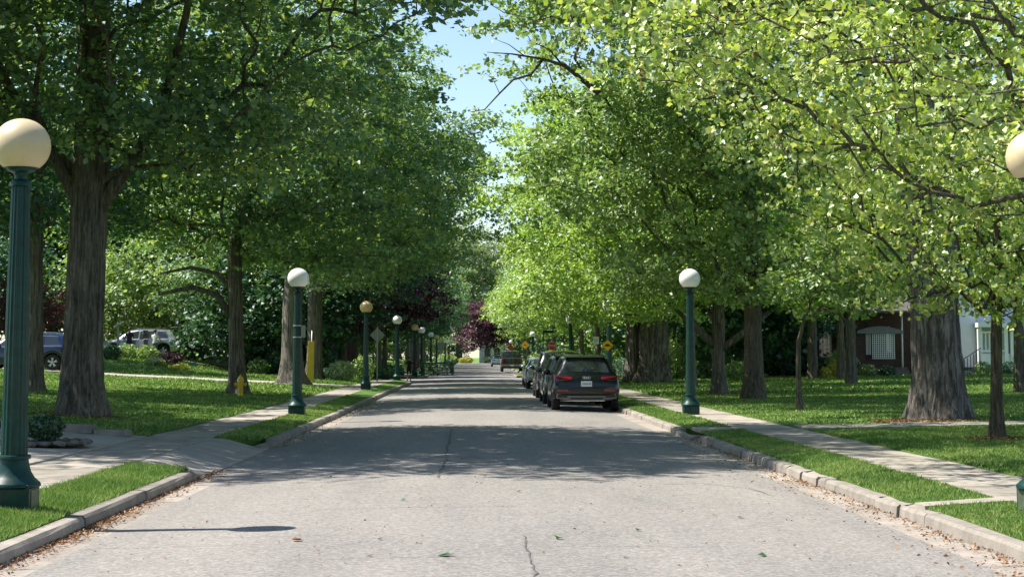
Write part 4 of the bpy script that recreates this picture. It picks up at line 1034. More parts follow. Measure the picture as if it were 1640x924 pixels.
sh(525, 600, 26, 20, 'leaf_deep', 'small dark shrub at the foot of the trunk past the yellow guard', Y=93, n=600)
p = at(704, 596, 128); shrub('hedge', (at(701, 596, 128).x, 128, gz(-3.9, 128)), (1.15, 2.2, .45), 2600, .12, 'leaf_deep', 'low clipped dark hedge at the far left corner of the cross street', 'hedge', square=True)
for (a, b, yy, hh, lb) in ((-60, -20, 124, 3.0, 'long dark hedge across the back of the left gardens'), (-21, -9.5, 133, 2.4, 'tall hedge beyond the cross street on the left')):
    shrub('hedge', ((a+b)/2, yy, gz((a+b)/2, yy)-.1), ((b-a)/2, .8, hh/2+.3), 6000, .26, 'leaf_deep', lb, 'hedge', square=True, stems=8)
for (a, b, yy, hh, lb) in ((13, 24, 124, 2.2, 'long dark hedge across the back of the right gardens'), (46, 80, 108, 3.0, 'dark hedge far right beyond the white house'), (11.5, 20.0, 98, 1.7, 'clipped hedge left of the brick house on the right')):
    shrub('hedge', ((a+b)/2, yy, gz((a+b)/2, yy)-.1), ((b-a)/2, .8, hh/2+.3), 5000, .24, 'leaf_deep' if a != 11.5 else 'leaf_mid', lb, 'hedge', square=True, stems=8)
sh(1350, 606, 50, 46, 'leaf_mid', 'rounded green shrub with yellow front left of the brick porch', Y=91, n=1700)
sh(1346, 603, 40, 30, 'leaf_gold', 'golden yellow shrub in front of the rounded green one on the right', Y=89, n=1000)
sh(1322, 604, 18, 20, 'leaf_gold', 'small golden shrub at the left of the larger golden one', Y=88, n=400)
sh(1390, 606, 30, 22, 'leaf_mid', 'low green shrub below the white lattice', Y=91, n=800)
sh(1422, 607, 26, 20, 'leaf_deep', 'low dark shrub beside the porch steps', Y=91, n=800)
sh(1575, 606, 26, 24, 'leaf_mid', 'green shrub beside the iron handrail of the white house', Y=90, n=700)
sh(1622, 606, 40, 22, 'leaf_deep', 'low dark shrub in front of the brick base of the white house', Y=90, n=900)
sh(1545, 612, 30, 10, 'leaf_pale', 'low pale bedding plants before the white house steps', Y=88, n=400)
sh(1180, 600, 40, 34, 'leaf_mid', 'light green shrub between the forking tree and the straight trunk', Y=86, n=1000)
sh(1085, 606, 40, 50, 'leaf_mid', 'leafy green shrub right of the broad twin trunk', Y=94, n=1300)
sh(1140, 602, 40, 60, 'leaf_mid', 'tall loose shrub behind the dark forking tree', Y=96, n=1500)
sh(1250, 598, 70, 50, 'leaf_deep', 'dark evergreen shrub behind the sapling', Y=97, n=2200, size=.16)
sh(1300, 600, 50, 60, 'leaf_deep', 'taller dark evergreen right of the sapling', Y=100, n=2200, size=.16)
for (px, Y, w, h, m, lb) in ((640, 150, 30, 20, 'leaf_mid', 'small green shrub by the far left pavement'), (660, 160, 26, 16, 'leaf_red', 'reddish shrub by the far left pavement'), (720, 250, 22, 10, 'leaf_mid', 'low shrub near the left of the road end'), (746, 345, 24, 9, 'leaf_gold', 'low yellowish planting across the road end'), (800, 345, 60, 12, 'leaf_pale', 'pale low shrubs under the purple tree'), (716, 345, 30, 14, 'leaf_mid', 'green shrub at the left of the road end'), (862, 140, 40, 34, 'leaf_mid', 'leafy shrub behind the stop sign'), (900, 136, 44, 40, 'leaf_mid', 'green shrub right of the stop sign'), (1000, 118, 40, 30, 'leaf_deep', 'dark shrub beside the broad twin trunk')):
    sh(px, 580, w, h, m, lb, Y=Y, n=700, size=.09*Y/90)
# end-of-road gravel drive seen past the end street
sheet('gravel_drive', [-1.8, 1.0], lin(ROAD_END+8, 400, 5), lambda x, y: prof(y)-.10, M['stone'])
# planted corner with stones in the driveway (left foreground)
c = G(72, 716); bed = empty('planting_bed', (c.x, c.y, gz(c.x, c.y)+.035), 0, 'small soil bed edged with rough stones in the shaded driveway', 'planting bed')
mb = MB(); mb.lathe([(.60, 0), (.52, .04), (.3, .06), (.01, .065)], 20); mb.build('soil', M['soil'], bed, smooth=True)
for k in range(19):
    a = 2*math.pi*k/19; q = np.random.RandomState(k+5)
    bm = bmesh.new(); bmesh.ops.create_icosphere(bm, subdivisions=1, radius=1)
    for v in bm.verts: v.co += Vector(q.normal(size=3))*.13; v.co = Vector((v.co.x*.105, v.co.y*.075, v.co.z*.045))
    m = bpy.data.meshes.new('edging_stone'); bm.to_mesh(m); bm.free(); m.materials.append(M['stone'])
    inst('edging_stone', m, bed, (.62*math.cos(a), .62*math.sin(a), .035), (q.uniform(-.2, .2), 0, a+math.pi/2))
shrub('shrub', (c.x, c.y, c.z+.08), (.27, .27, .20), 1100, .06, 'leaf_deep', 'small dark evergreen shrub in the stone edged bed on the driveway')

# ------------------------------------------------------------------ street lamps
def make_lamp(tint):
    root = empty('street_lamp', (0, 0, 0))
    MB().box((0, 0, .06), (.385, .385, .30)).build('base_box', M['lamp_green'], root, bevel=.012)
    mb = MB(); st = [(.245, .215), (.245, .235), (.235, .25), (.19, .29), (.155, .345), (.137, .41), (.130, .455)]
    n0 = 8
    mb.lathe([(r*1.0, z) for r, z in st], 16); mb.build('base_flare', M['lamp_green'], root, smooth=True, flat_angle=35)
    mb = MB(); mb.lathe([(.13, .455), (.148, .462), (.152, .478), (.146, .492), (.122, .498)], 32, cap=False); mb.build('ring', M['lamp_green'], root, smooth=True, flat_angle=45)
    mb = MB(); mb.lathe([(.122, .497), (.1195, .6), (.104, 1.8), (.086, 2.85), (.084, 2.93)], 96, flute=16, depth=.010); mb.build('pole', M['lamp_green'], root, smooth=True, flat_angle=60)
    mb = MB(); mb.lathe([(.084, 2.93), (.100, 2.94), (.103, 2.965), (.090, 2.985), (.062, 3.0), (.058, 3.03), (.068, 3.055), (.118, 3.075), (.128, 3.085), (.13, 3.11), (.10, 3.115)], 32); mb.build('collar', M['lamp_green'], root, smooth=True, flat_angle=45)
    mb = MB(); mb.sphere((0, 0, 3.31), .262, 40, 24, (1, 1, .965), z0=-.80); gl = mb.build('globe', M['globe_white'], root, smooth=True)
    mb = MB(); mb.lathe([(.157, 3.105), (.16, 3.115), (.155, 3.13)], 32); mb.build('globe_seat', M['lamp_green'], root, smooth=True)
    for sx, sy in ((.17, -.17), (.17, .17), (-.17, -.17), (-.17, .17)):
        mb = MB(); mb.lathe([(.015, .21), (.015, .235), (.009, .24)], 6, c=(sx, sy, 0)); mb.build('bolt', M['lamp_green'], root)
    MB().box((.196, 0, .10), (.006, .27, .18)).build('access_panel', M['panel_paint'], root, bevel=.002)
    return root
LAMP = make_lamp('white'); lamp_used = False
def lamp(x, y, glob, label, grp, z=None, rz=0, s=1.0):
    global lamp_used
    o = LAMP if not lamp_used else copy_tree(LAMP); lamp_used = True
    o.location = (x, y, (gz(x, y)) if z is None else z); o.rotation_euler.z = rz; o.scale = (s, s, s)
    o['label'] = label; o['category'] = 'street lamp'; o['group'] = grp
    if True:
        for ch in o.children:
            if ch.name.split('.')[0] == 'globe': d = ch.data.copy(); d.materials.clear(); d.materials.append(M[glob]); ch.data = d
    return o
GL, GR = 'globe street lamps along the left kerb', 'globe street lamps along the right kerb'
b = at(21, 790, 16.0)
lamp(b.x, 16.0, 'globe_cream', 'nearest lamp post on the left, dark green fluted pole with large cream globe', GL, s=.995)
x = at(476, 600, 42.0).x
l2 = lamp(x, 42.0, 'globe_white', 'second lamp post on the left, white globe, small grey box strapped to its pole', GL, s=.98)
mb = MB(); mb.box((.135, -.02, 2.02), (.10, .12, .30)); mb.build('control_box', M['sign_back'], l2, bevel=.01)
for zz in (1.88, 2.16):
    mb = MB(); mb.lathe([(.113, zz-.014), (.115, zz), (.113, zz+.014)], 24, cap=False); mb.build('band', M['galv'], l2, smooth=True)
for (px, Y, gm, lb) in ((586, 71, 'globe_amber', 'third lamp post on the left, amber globe under dark leaves'), (636, 97, 'globe_white', 'fourth lamp post on the left, pale globe, foot on the corner verge'),
                        (664, 121, 'globe_amber', 'fifth lamp post on the left, amber globe overlapping a white one'), (675, 133, 'globe_white', 'sixth lamp post on the left, whitish globe overlapping the amber one'),
                        (690, 163, 'globe_white', 'seventh lamp post on the left, small white globe above the low hedge'), (699, 184, 'globe_amber', 'eighth lamp post on the left, small amber globe beyond the hedge'),
                        (713, 236, 'globe_white', 'ninth lamp post on the left, tiny white globe far down the road'), (719, 262, 'globe_white', 'farthest lamp post on the left, tiny white globe')):
    x = at(px, 580, Y).x; lamp(x, Y, gm, lb, GL)
b = at(1671, 800, 15.6); lamp(b.x, 15.6, 'globe_cream', 'nearest lamp post on the right, only its cream globe and base corner inside the frame', GR, s=.955, rz=math.pi)
x = at(1106, 600, 42.2).x; lamp(x, 42.2, 'globe_white', 'second lamp post on the right, clean white globe before lime green leaves', GR, s=.98)
for (px, Y, gm, lb) in ((976, 68, 'globe_white', 'third lamp post on the right behind the yellow diamond sign, its globe lost in leaves'), (914, 95, 'globe_white', 'fourth lamp post on the right, dark pole behind the parked cars'),
                        (853, 160, 'globe_white', 'fifth lamp post on the right, small white globe above the silver car'), (818, 250, 'globe_white', 'farthest lamp post on the right, tiny globe above the black pickup')):
    x = at(px, 580, Y).x; lamp(x, Y, gm, lb, GR)

# ------------------------------------------------------------------ hydrant, guard, posts, signs
c = G(385, 635); hy = empty('fire_hydrant', (c.x, c.y, c.z), 0, 'small yellow fire hydrant on the left lawn in front of a dark trunk', 'fire hydrant')
mb = MB(); mb.lathe([(.13, 0), (.13, .03), (.085, .04), (.085, .44), (.10, .45), (.10, .48)], 20); mb.build('barrel', M['hydrant'], hy, smooth=True, flat_angle=40)
mb = MB(); mb.lathe([(.115, .48), (.115, .51), (.10, .54), (.085, .60), (.05, .64), (.02, .655)], 20); mb.build('bonnet', M['hydrant'], hy, smooth=True, flat_angle=40)
mb = MB(); mb.lathe([(.022, .65), (.022, .70)], 5); mb.build('operating_nut', M['hydrant'], hy)
for s in (-1, 1):
    mb = MB(); mb.tube([(s*.07, 0, .38), (s*.16, 0, .38)], .05, 12); mb.tube([(s*.15, 0, .38), (s*.185, 0, .38)], .06, 8); mb.build('outlet_cap', M['hydrant'], hy)
mb = MB(); mb.tube([(0, -.07, .34), (0, -.18, .34)], .075, 12); mb.build('pumper_cap', M['hydrant'], hy)
p = at(497, 607, 82); gy = empty('pole_guard', (p.x, 82, gz(p.x, 82)), 0, 'tall yellow plastic guard standing against the dark trunk on the left', 'pole guard')
mb = MB(); mb.poly([(-.19, -.05, 0), (.16, -.05, 0), (.17, -.05, 1.9), (-.10, -.05, 1.9)], (0, .06, 0)); mb.build('shell', M['guard'], gy, bevel=.015)
mb = MB(); mb.tube([(.02, .05, 0), (.05, .05, 2.4)], .02, 8); mb.build('guy_rod', M['galv'], gy, smooth=True)

def sign_post(name, x, y, h, label, cat='sign', mat='galv', r=.03, z=None, rz=0.0, group=None):
    o = empty(name, (x, y, gz(x, y) if z is None else z), rz, label, cat, group)
    mb = MB(); mb.box((0, 0, h/2), (.06, .03, h)); mb.build('post', M[mat], o); return o
def plate_poly(pts, z, mat, name, par, y=-.03, d=.006):
    mb = MB(); mb.poly([(a, y, z+b) for a, b in pts], (0, d, 0)); return mb.build(name, M[mat], par)
def ngon(n, r, rot=0.0): return [(r*math.cos(2*math.pi*i/n+rot), r*math.sin(2*math.pi*i/n+rot)) for i in range(n)]
def text(body, size, loc, mat, parent, rx=math.pi/2, name='lettering'):
    cu = bpy.data.curves.new(name, 'FONT'); cu.body = body; cu.size = size; cu.align_x = 'CENTER'; cu.align_y = 'CENTER'; cu.extrude = .0015; cu.resolution_u = 2
    t = bpy.data.objects.new(name, cu); COL.objects.link(t); dg = bpy.context.evaluated_depsgraph_get()
    m = bpy.data.meshes.new_from_object(t.evaluated_get(dg)); bpy.data.objects.remove(t)
    m.materials.clear(); m.materials.append(M[mat]); return inst(name, m, parent, loc, (rx, 0, 0))
# back of a diamond sign, left
x = at(604, 600, 92).x; o = sign_post('warning_sign', x, 92, 2.85, 'grey back of a diamond warning sign on a thin post by the left pavement')
plate_poly(ngon(4, .40), 2.42, 'sign_back', 'sign_plate', o, y=.02)
x = at(706, 590, 190).x; o = sign_post('road_sign', x, 190, 3.0, 'grey back of a small road sign among the far left lamp posts')
plate_poly(ngon(8, .42, math.pi/8), 2.5, 'sign_back', 'sign_plate', o, y=.02)
# yellow hump sign on the right
x = at(973, 553, 67.6).x; o = empty('hump_sign', (x, 67.6, gz(x, 67.6)), 0, 'yellow diamond sign with a black road hump symbol on the third right lamp post', 'sign')
zc = at(973, 553, 67.6).z - gz(x, 67.6)
plate_poly(ngon(4, .235), zc, 'black', 'sign_border', o, y=-.025, d=.004); plate_poly(ngon(4, .222), zc, 'sign_yellow', 'sign_plate', o, y=-.032, d=.004)
hump = [(-.15, -.035), (-.15, -.012), (-.10, -.008), (-.055, .045), (-.03, .055), (.03, .055), (.055, .045), (.10, -.008), (.15, -.012), (.15, -.035)]
plate_poly(hump, zc, 'black', 'hump_symbol', o, y=-.036, d=.003)
mb = MB(); mb.box((0, .0, zc), (.12, .05, .03)); mb.build('bracket', M['galv'], o)
# small white sign
x = at(951, 590, 80).x; o = sign_post('parking_sign', x, 80, 2.25, 'small white sign on a grey post left of the yellow diamond sign')
plate_poly([(-.02, -.17), (.24, -.17), (.24, .17), (-.02, .17)], 2.05, 'white', 'sign_plate', o)
plate_poly([(.02, .02), (.20, .02), (.20, .05), (.02, .05)], 2.05, 'sign_red', 'print_band', o, y=-.034, d=.002)
plate_poly([(.02, -.06), (.17, -.06), (.17, -.04), (.02, -.04)], 2.05, 'black', 'print_line', o, y=-.034, d=.002)
x = at(997, 600, 90).x; o = sign_post('marker_post', x, 90, 1.0, 'short white marker post at the left edge of the broad twin trunk', 'post', 'white')
MB().box((0, 0, 1.02), (.075, .045, .05)).build('cap', M['white'], o)
# stop sign
Y = 101.0; x = at(884, 560, Y).x; o = sign_post('stop_sign', x, Y, 2.75, 'red octagonal stop sign with a small tab beneath it behind the parked cars')
zc = at(884, 554, Y).z - gz(x, Y)
plate_poly(ngon(8, .25, math.pi/8), zc, 'white', 'sign_border', o, y=-.026, d=.004); plate_poly(ngon(8, .235, math.pi/8), zc, 'sign_red', 'sign_plate', o, y=-.033, d=.004)
text('STOP', .17, (0, -.036, zc), 'white', o)
plate_poly([(-.17, -.05), (.17, -.05), (.17, .05), (-.17, .05)], zc-.36, 'white', 'tab', o); plate_poly([(-.15, -.034), (.15, -.034), (.15, .034), (-.15, .034)], zc-.36, 'sign_red', 'tab_print', o, y=-.034, d=.003)
# street name post
Y = 100.0; x = at(870, 560, Y).x; o = sign_post('street_name_sign', x, Y, 2.85, 'green post with a dark street name blade left of the stop sign', 'sign', 'lamp_green')
MB().box((.28, 0, 2.78), (.62, .02, .16)).build('name_blade', M['lamp_green'], o); MB().box((0, 0, 2.95), (.02, .62, .16)).build('name_blade', M['lamp_green'], o)
# far orange diamond
Y = 120.0; x = at(841, 560, Y).x; o = sign_post('warning_sign', x, Y, 2.9, 'small orange yellow diamond sign behind the silver car', 'sign', 'lamp_green')
plate_poly(ngon(4, .30), 2.15, 'sign_yellow', 'sign_plate', o); plate_poly([(a*.7, b*.7) for a, b in hump], 2.15, 'black', 'symbol', o, y=-.034, d=.003)
Y = 205.0; x = at(817.5, 560, Y).x; o = sign_post('stop_sign', x, Y, 2.6, 'tiny red stop sign above the black pickup'); plate_poly(ngon(8, .33, math.pi/8), 2.35, 'sign_red', 'sign_plate', o)
# solar lamp head and post left of the silver car
p = at(189, 548, 99); o = empty('garden_post', (p.x, 99, gz(p.x, 99)), 0, 'pale post with a slanted white panel left of the silver car', 'post')
mb = MB(); mb.box((0, 0, .9), (.11, .11, 1.8)); mb.build('post', M['sign_back'], o)
mb = MB(); mb.bar((-.25, 0, 1.72), (.28, 0, 2.02), .35, .04); mb.build('panel', M['white'], o)
# teal utility box at the right frame edge is the lamp's base; small teal bin at the bank
p = at(308, 582, 96); o = empty('garden_box', (p.x, 96, gz(p.x, 96)), 0, 'small teal box on the ground right of the red barberry', 'box')
MB().box((0, 0, .09), (.42, .3, .18)).build('body', M['teal_paint'], o, bevel=.02); MB().box((0, 0, .20), (.45, .33, .04)).build('lid', M['teal_paint'], o, bevel=.01)

# ------------------------------------------------------------------ cars
def car_surface(T, R):
    """T: rows (y, zbottom, w_low, z_belt, w_belt, z_top, w_top); returns f(y, t) with t 0..1 from sill to roof centre"""
    ys = [r[0] for r in T]
    def row(y): return [float(np.interp(y, ys, [r[i] for r in T])) for i in range(1, 7)]
    def P(y, t):
        zb, wl, zm, wb, zt, wt = row(y)
        for (yw, rw, zw) in R:
            if abs(y-yw) < rw: zb = max(zb, zw+math.sqrt(rw*rw-(y-yw)**2))
        zb = min(zb, zm-.06)
        ring = [(wl*.95, zb), (wl*.995, zb+.25*(zm-zb)), (max(wl, wb)*1.0, zb+.62*(zm-zb)), (wb*.985, zm), (wb*.955, zm+.02*(zt > zm+.1)), (wt*1.0+.0, zt-.075 if zt > zm+.2 else zt-.03), (wt-.09, zt-.02 if zt > zm+.2 else zt-.005), (wt*.5, zt+.015), (0, zt+.02)]
        tt = [0, .12, .24, .36, .39, .72, .80, .92, 1.0]
        x = np.interp(t, tt, [q[0] for q in ring]); z = np.interp(t, tt, [q[1] for q in ring]); return Vector((x, y, z))
    return P
TS = [0, .06, .12, .18, .24, .30, .36, .39, .47, .55, .63, .72, .76, .80, .86, .92, 1.0]
def wheel_mesh():
    mb = MB(); prof_ = [(.205, -.11), (.30, -.115), (.335, -.09), (.345, -.03), (.345, .03), (.335, .09), (.30, .115), (.205, .11)]
    mb.lathe(prof_, 32, cap=False); tyre = mb.mesh('tyre', M['tyre'], True, 50)
    mb = MB(); mb.lathe([(.232, .085), (.238, .10), (.225, .107), (.21, .09), (.205, .03), (.20, -.08)], 32, cap=False)
    for k in range(5):
        a = 2*math.pi*k/5
        for s in (-.16, .16):
            mb.bar((.03*math.cos(a), .03*math.sin(a), .085), (.225*math.cos(a+s), .225*math.sin(a+s), .09), .045, .02)
    mb.lathe([(.05, .07), (.05, .10), (.03, .105)], 12); rim = mb.mesh('rim', M['rim'], True, 40)
    mb = MB(); mb.lathe([(.20, .0), (.20, .02)], 24); disc = mb.mesh('brake_disc', M['black'])
    return tyre, rim, disc
WT, WR, WD = wheel_mesh()
def strip_on(P, ya, yb, ta, tb, off, ny=6, ntt=4, shear=0.0):
    """patch of the car surface between stations, moved out by off; shear slants the ends"""
    mb = MB()
    for i in range(ny+1):
        for j in range(ntt+1):
            u, v = i/ny, j/ntt; y = ya(v)*(1-u)+yb(v)*u if callable(ya) else ya+(yb-ya)*u; t = ta+(tb-ta)*v
            p = P(y, t); e = .01
            n = (P(y+e, t)-P(y-e, t)).cross(P(y, min(1, t+e))-P(y, max(0, t-e)))
            n = n.normalized() if n.length > 1e-9 else Vector((1, 0, 0))
            if n.x < 0: n = -n
            mb.v.append(tuple(p+n*off))
    for i in range(ny):
        for j in range(ntt): a = i*(ntt+1)+j; mb.f.append((a, a+1, a+ntt+2, a+ntt+1))
    return mb
def mirror_mb(mb):
    m2 = MB(); m2.v = [(-x, y, z) for x, y, z in mb.v]; m2.f = [tuple(reversed(f)) for f in mb.f]; return m2
def make_car(name, loc, rz, label, paint, T, R, wheels, L, rear, cat='car', group=None, rails=True, glass_y=None, shape='suv', trim='black'):
    root = empty(name, loc, rz, label, cat, group); P = car_surface(T, R); ys = sorted(set([r[0] for r in T] + lin(T[0][0], T[-1][0], 46) + [yw+rw*k for (yw, rw, _) in R for k in (-1, -.97, -.85, -.6, -.3, 0, .3, .6, .85, .97, 1)]))
    mb = MB(); n = len(TS)*2-1
    for y in ys:
        r = [P(y, t) for t in TS]; mb.v += [tuple(p) for p in r] + [(-p.x, p.y, p.z) for p in reversed(r[:-1])]
    for i in range(len(ys)-1):
        for k in range(n-1): a = i*n+k; mb.f.append((a, a+n, a+n+1, a+1))
    mb.f.append(tuple(range(n))); mb.f.append(tuple(reversed(range((len(ys)-1)*n, len(ys)*n))))
    mb.build('body', M[paint], root, smooth=True, flat_angle=38)
    # dark floor and wheel housings
    mb = MB(); y0, y1 = T[0][0]+.12, T[-1][0]-.15; mb.box((0, (y0+y1)/2, .42), (T[3][2]*1.55, y1-y0, .22)); mb.build('underbody', M['black'], root)
    for (yw, rw, zw) in R:
        for s in (-1, 1):
            w = empty('wheel', (s*wheels, yw, .345)); w.parent = root; w.rotation_euler = (0, s*math.pi/2, 0)
            for nm, me in (('tyre', WT), ('rim', WR), ('brake_disc', WD)): inst(nm, me, w)
            ps = strip_on(P, yw-rw-.05, yw+rw+.05, 0, .09, .006, 16, 1); (ps if s > 0 else mirror_mb(ps)).build('arch_trim', M[trim], root, smooth=True)
    for s in (1, -1):
        for (ya, yb, yc, yd) in rear['side']:     # bottom start,end / top start,end
            ps = strip_on(P, lambda v: ya+(yc-ya)*v, lambda v: yb+(yd-yb)*v, .42, .69, .006, 6, 4)
            (ps if s > 0 else mirror_mb(ps)).build('side_window', M['glass'], root, smooth=True)
        if rear.get('chrome'):
            for (ta, tb) in ((.40, .418), (.695, .71)):
                a0, b0 = rear['side'][0][0 if ta < .5 else 2], rear['side'][-1][1 if ta < .5 else 3]
                ps = strip_on(P, a0-.06, b0, ta, tb, .010, 14, 1); (ps if s > 0 else mirror_mb(ps)).build('window_trim', M['chrome'], root, smooth=True)
        # mirror
        ym = rear['mirror']; q = P(ym, .42)
        mb = MB(); mb.sphere((s*(q.x+.13), ym, q.z+.08), .12, 10, 8, (.95, .6, .75)); mb.box((s*(q.x+.02), ym, q.z+.03), (.12, .06, .04)); mb.build('wing_mirror', M[paint], root, smooth=True)
        if rails:
            mb = MB(); z = max(r[5] for r in T); wt = [r for r in T if r[5] > z-.05][0][6]
            a, b = rear['rails']; mb.tube([(s*(wt-.06), a, z-.03), (s*(wt-.06), a+.12, z+.035), (s*(wt-.06), (a+b)/2, z+.045), (s*(wt-.06), b-.15, z+.035), (s*(wt-.06), b, z-.04)], .018, 6); mb.build('roof_rail', M['chrome' if rear.get('chrome') else 'black'], root, smooth=True)
        # door seams and handles
        for yy in rear.get('seams', []):
            ps = strip_on(P, yy-.006, yy+.006, .03, .40, .003, 1, 6); (ps if s > 0 else mirror_mb(ps)).build('door_seam', M['black'], root)
        for yy in rear.get('handles', []):
            q = P(yy, .33); MB().box((s*(q.x+.015), yy, q.z), (.03, .2, .03)).build('door_handle', M[paint], root, bevel=.006)
    # rear glass: quad laid on the sloping top line
    def back(y, x, off=.008):
        q = P(y, 1.0); e = .02; t = (P(y+e, 1.0)-P(y-e, 1.0)).normalized(); nrm = Vector((0, -t.z, t.y)); w = P(y, .80).x
        zz = q.z - (abs(x)**2)*.035*1.0
        return Vector((x*w, y, zz)) + nrm*off
    for (ga, gb, nm) in rear['glass']:
        mb = MB()
        for i in range(7):
            y = ga+(gb-ga)*i/6
            for j in range(9): mb.v.append(tuple(back(y, -.95+1.9*j/8)))
        for i in range(6):
            for j in range(8): a = i*9+j; mb.f.append((a, a+1, a+10, a+9))
        mb.build(nm, M['glass'], root, smooth=True)
    return root, P, back
def box_part(root, name, c, s, mat, bevel=.01, rz=0): return MB().box(c, s, rz).build(name, M[mat], root, bevel=bevel)
SUV0 = [(0.00, .50, .80, .74, .80, .76, .78), (0.03, .42, .88, .80, .86, .83, .84), (.10, .38, .92, .96, .89, 1.00, .82), (.17, .36, .935, 1.00, .90, 1.07, .78), (.30, .34, .94, 1.0, .91, 1.27, .74), (.42, .32, .945, 1.0, .915, 1.43, .70), (.50, .30, .945, 1.0, .918, 1.53, .68), (.56, .28, .945, 1.0, .92, 1.58, .67),
       (.9, .27, .945, 1.0, .925, 1.61, .68), (1.6, .26, .945, .99, .925, 1.635, .69), (2.4, .26, .945, .98, .92, 1.63, .69), (2.9, .26, .945, .97, .915, 1.55, .68), (3.3, .26, .945, .96, .905, 1.28, .70), (3.62, .27, .945, .95, .90, 1.03, .76), (4.1, .30, .93, .90, .87, .95, .76), (4.45, .34, .88, .80, .82, .84, .72), (4.62, .38, .78, .66, .74, .70, .64), (4.66, .45, .68, .60, .64, .62, .56)]
SUV = [(y, zb, w, zm, wb, zt-.055*max(0, min(1, (zt-1.1)/.4)), wt-.055*max(0, min(1, (zt-1.1)/.4))) for (y, zb, w, zm, wb, zt, wt) in SUV0]
RS = [(.92, .40, .35), (3.74, .40, .35)]
REAR = dict(side=[(.62, 1.28, .80, 1.30), (1.34, 2.28, 1.36, 2.25), (2.36, 3.36, 2.33, 2.95)], mirror=3.18, rails=(.75, 2.6), glass=[(.185, .50, 'rear_window'), (3.55, 2.98, 'windscreen')], seams=[1.32, 2.32, 3.4], handles=[1.5, 2.5])
def suv_rear(root, P, back, variant=0):
    for s in (-1, 1):
        mb = MB(); mb.poly([(s*.86, .05, .86), (s*.42, -.002, .895), (s*.40, -.0, .965), (s*.84, .07, 1.0), (s*.905, .16, .985), (s*.925, .20, .90)], (0, .05, 0)); mb.build('tail_lamp', M['tail_red'], root, bevel=.006)
        mb = MB(); mb.poly([(s*.82, -.014, .575), (s*.50, -.018, .575), (s*.50, -.018, .603), (s*.82, -.014, .607)], (0, .05, 0)); mb.build('reflector', M['tail_red'], root)
        mb = MB(); mb.poly([(s*.80, -.02, .40), (s*.52, -.03, .40), (s*.56, -.03, .46), (s*.80, -.02, .48)], (0, .05, 0)); mb.build('exhaust_trim', M['black'], root)
    mb = MB(); mb.poly([(-.84, .0, .37), (-.55, -.024, .33), (.55, -.024, .33), (.84, .0, .37), (.82, .0, .50), (.5, -.024, .45), (-.5, -.024, .45), (-.82, .0, .50)], (0, .08, 0)); mb.build('bumper_diffuser', M['trim_grey'], root, bevel=.01)
    box_part(root, 'bumper_insert', (0, .0, .375), (.9, .07, .035), 'black', .004); box_part(root, 'skid_strip', (0, -.025, .31), (1.0, .05, .02), 'chrome', .004)
    box_part(root, 'plate', (0, .0, .775), (.305, .07, .15), 'plate', .003)
    for i in range(7): box_part(root, 'plate_mark', (-.10+i*.034, -.037, .775), (.018, .003, .05), 'plate_blue', 0)
    for i in range(4):
        mb = MB(); pts = [(-.075+i*.05+.030*math.cos(a), .018, .945+.030*math.sin(a)) for a in lin(0, 2*math.pi, 17)]; mb.tube(pts, .006, 6, cap=False); mb.build('badge_ring', M['chrome'], root, smooth=True)
    p, q = back(.215, .05, .03), back(.235, .5, .03); mb = MB(); mb.bar(p, q, .018, .015); mb.build('wiper', M['black'], root)
    mb = MB(); mb.poly([(-.58, .40, 1.50), (.58, .40, 1.50), (.60, .62, 1.55), (-.60, .62, 1.55)], (0, 0, .02)); mb.build('spoiler', M['car_navy' if variant == 0 else 'black'], root, bevel=.008)
    mb = MB(); mb.tube([(0, 1.0, 1.57), (0, .93, 1.63)], [.03, .012], 6); mb.build('aerial', M['black'], root)
ZR = lambda x, y: roadz(x, y)
CG = 'cars parked along the right kerb'
def place(px_left, Y, w=.945):  # centre x from the left side in the photo
    return at(px_left, 620, Y).x + w
x = 3.12; c1 = make_car('parked_suv', (x, 48.9, ZR(x, 48.9)-.005), 0, 'black blue compact suv parked nearest on the right with bright red tail lamps', 'car_navy', SUV, RS, .82, 4.66, dict(REAR, chrome=True), group=CG)
suv_rear(*c1)
x = 3.12; c2 = make_car('parked_suv', (x, 55.2, ZR(x, 55.2)-.005), 0, 'grey suv parked second in the line, its left flank showing past the nearest one', 'car_grey', SUV, RS, .82, 4.66, dict(REAR), group=CG)
suv_rear(*c2, 1)
T3_ = [(y, zb, w, zm, wb, min(zt*1.09, 1.78) if zt > 1.1 else zt, wt+.06 if zt > 1.1 else wt) for (y, zb, w, zm, wb, zt, wt) in SUV]
x = 3.13; c3 = make_car('parked_suv', (x, 62.3, ZR(x, 62.3)-.005), 0, 'black boxy suv parked third in the line behind the grey one', 'car_black', T3_, RS, .82, 4.66, dict(REAR), group=CG)
suv_rear(*c3, 1)
SED = [(0.00, .42, .76, .70, .76, .74, .74), (.05, .34, .86, .90, .82, .96, .76), (.14, .30, .88, .95, .85, 1.03, .74), (.50, .28, .895, .94, .87, 1.06, .72), (.62, .26, .90, .94, .87, 1.10, .66), (1.0, .24, .90, .93, .875, 1.28, .60), (1.45, .23, .90, .92, .88, 1.41, .60), (2.0, .22, .90, .91, .88, 1.44, .60), (2.6, .22, .90, .90, .87, 1.39, .60), (3.0, .22, .90, .89, .87, 1.20, .64), (3.4, .23, .90, .88, .86, .98, .72), (4.0, .26, .88, .82, .83, .88, .74), (4.4, .32, .82, .70, .78, .76, .7), (4.55, .40, .70, .60, .68, .64, .6)]
SR = [(.90, .37, .33), (3.60, .37, .33)]
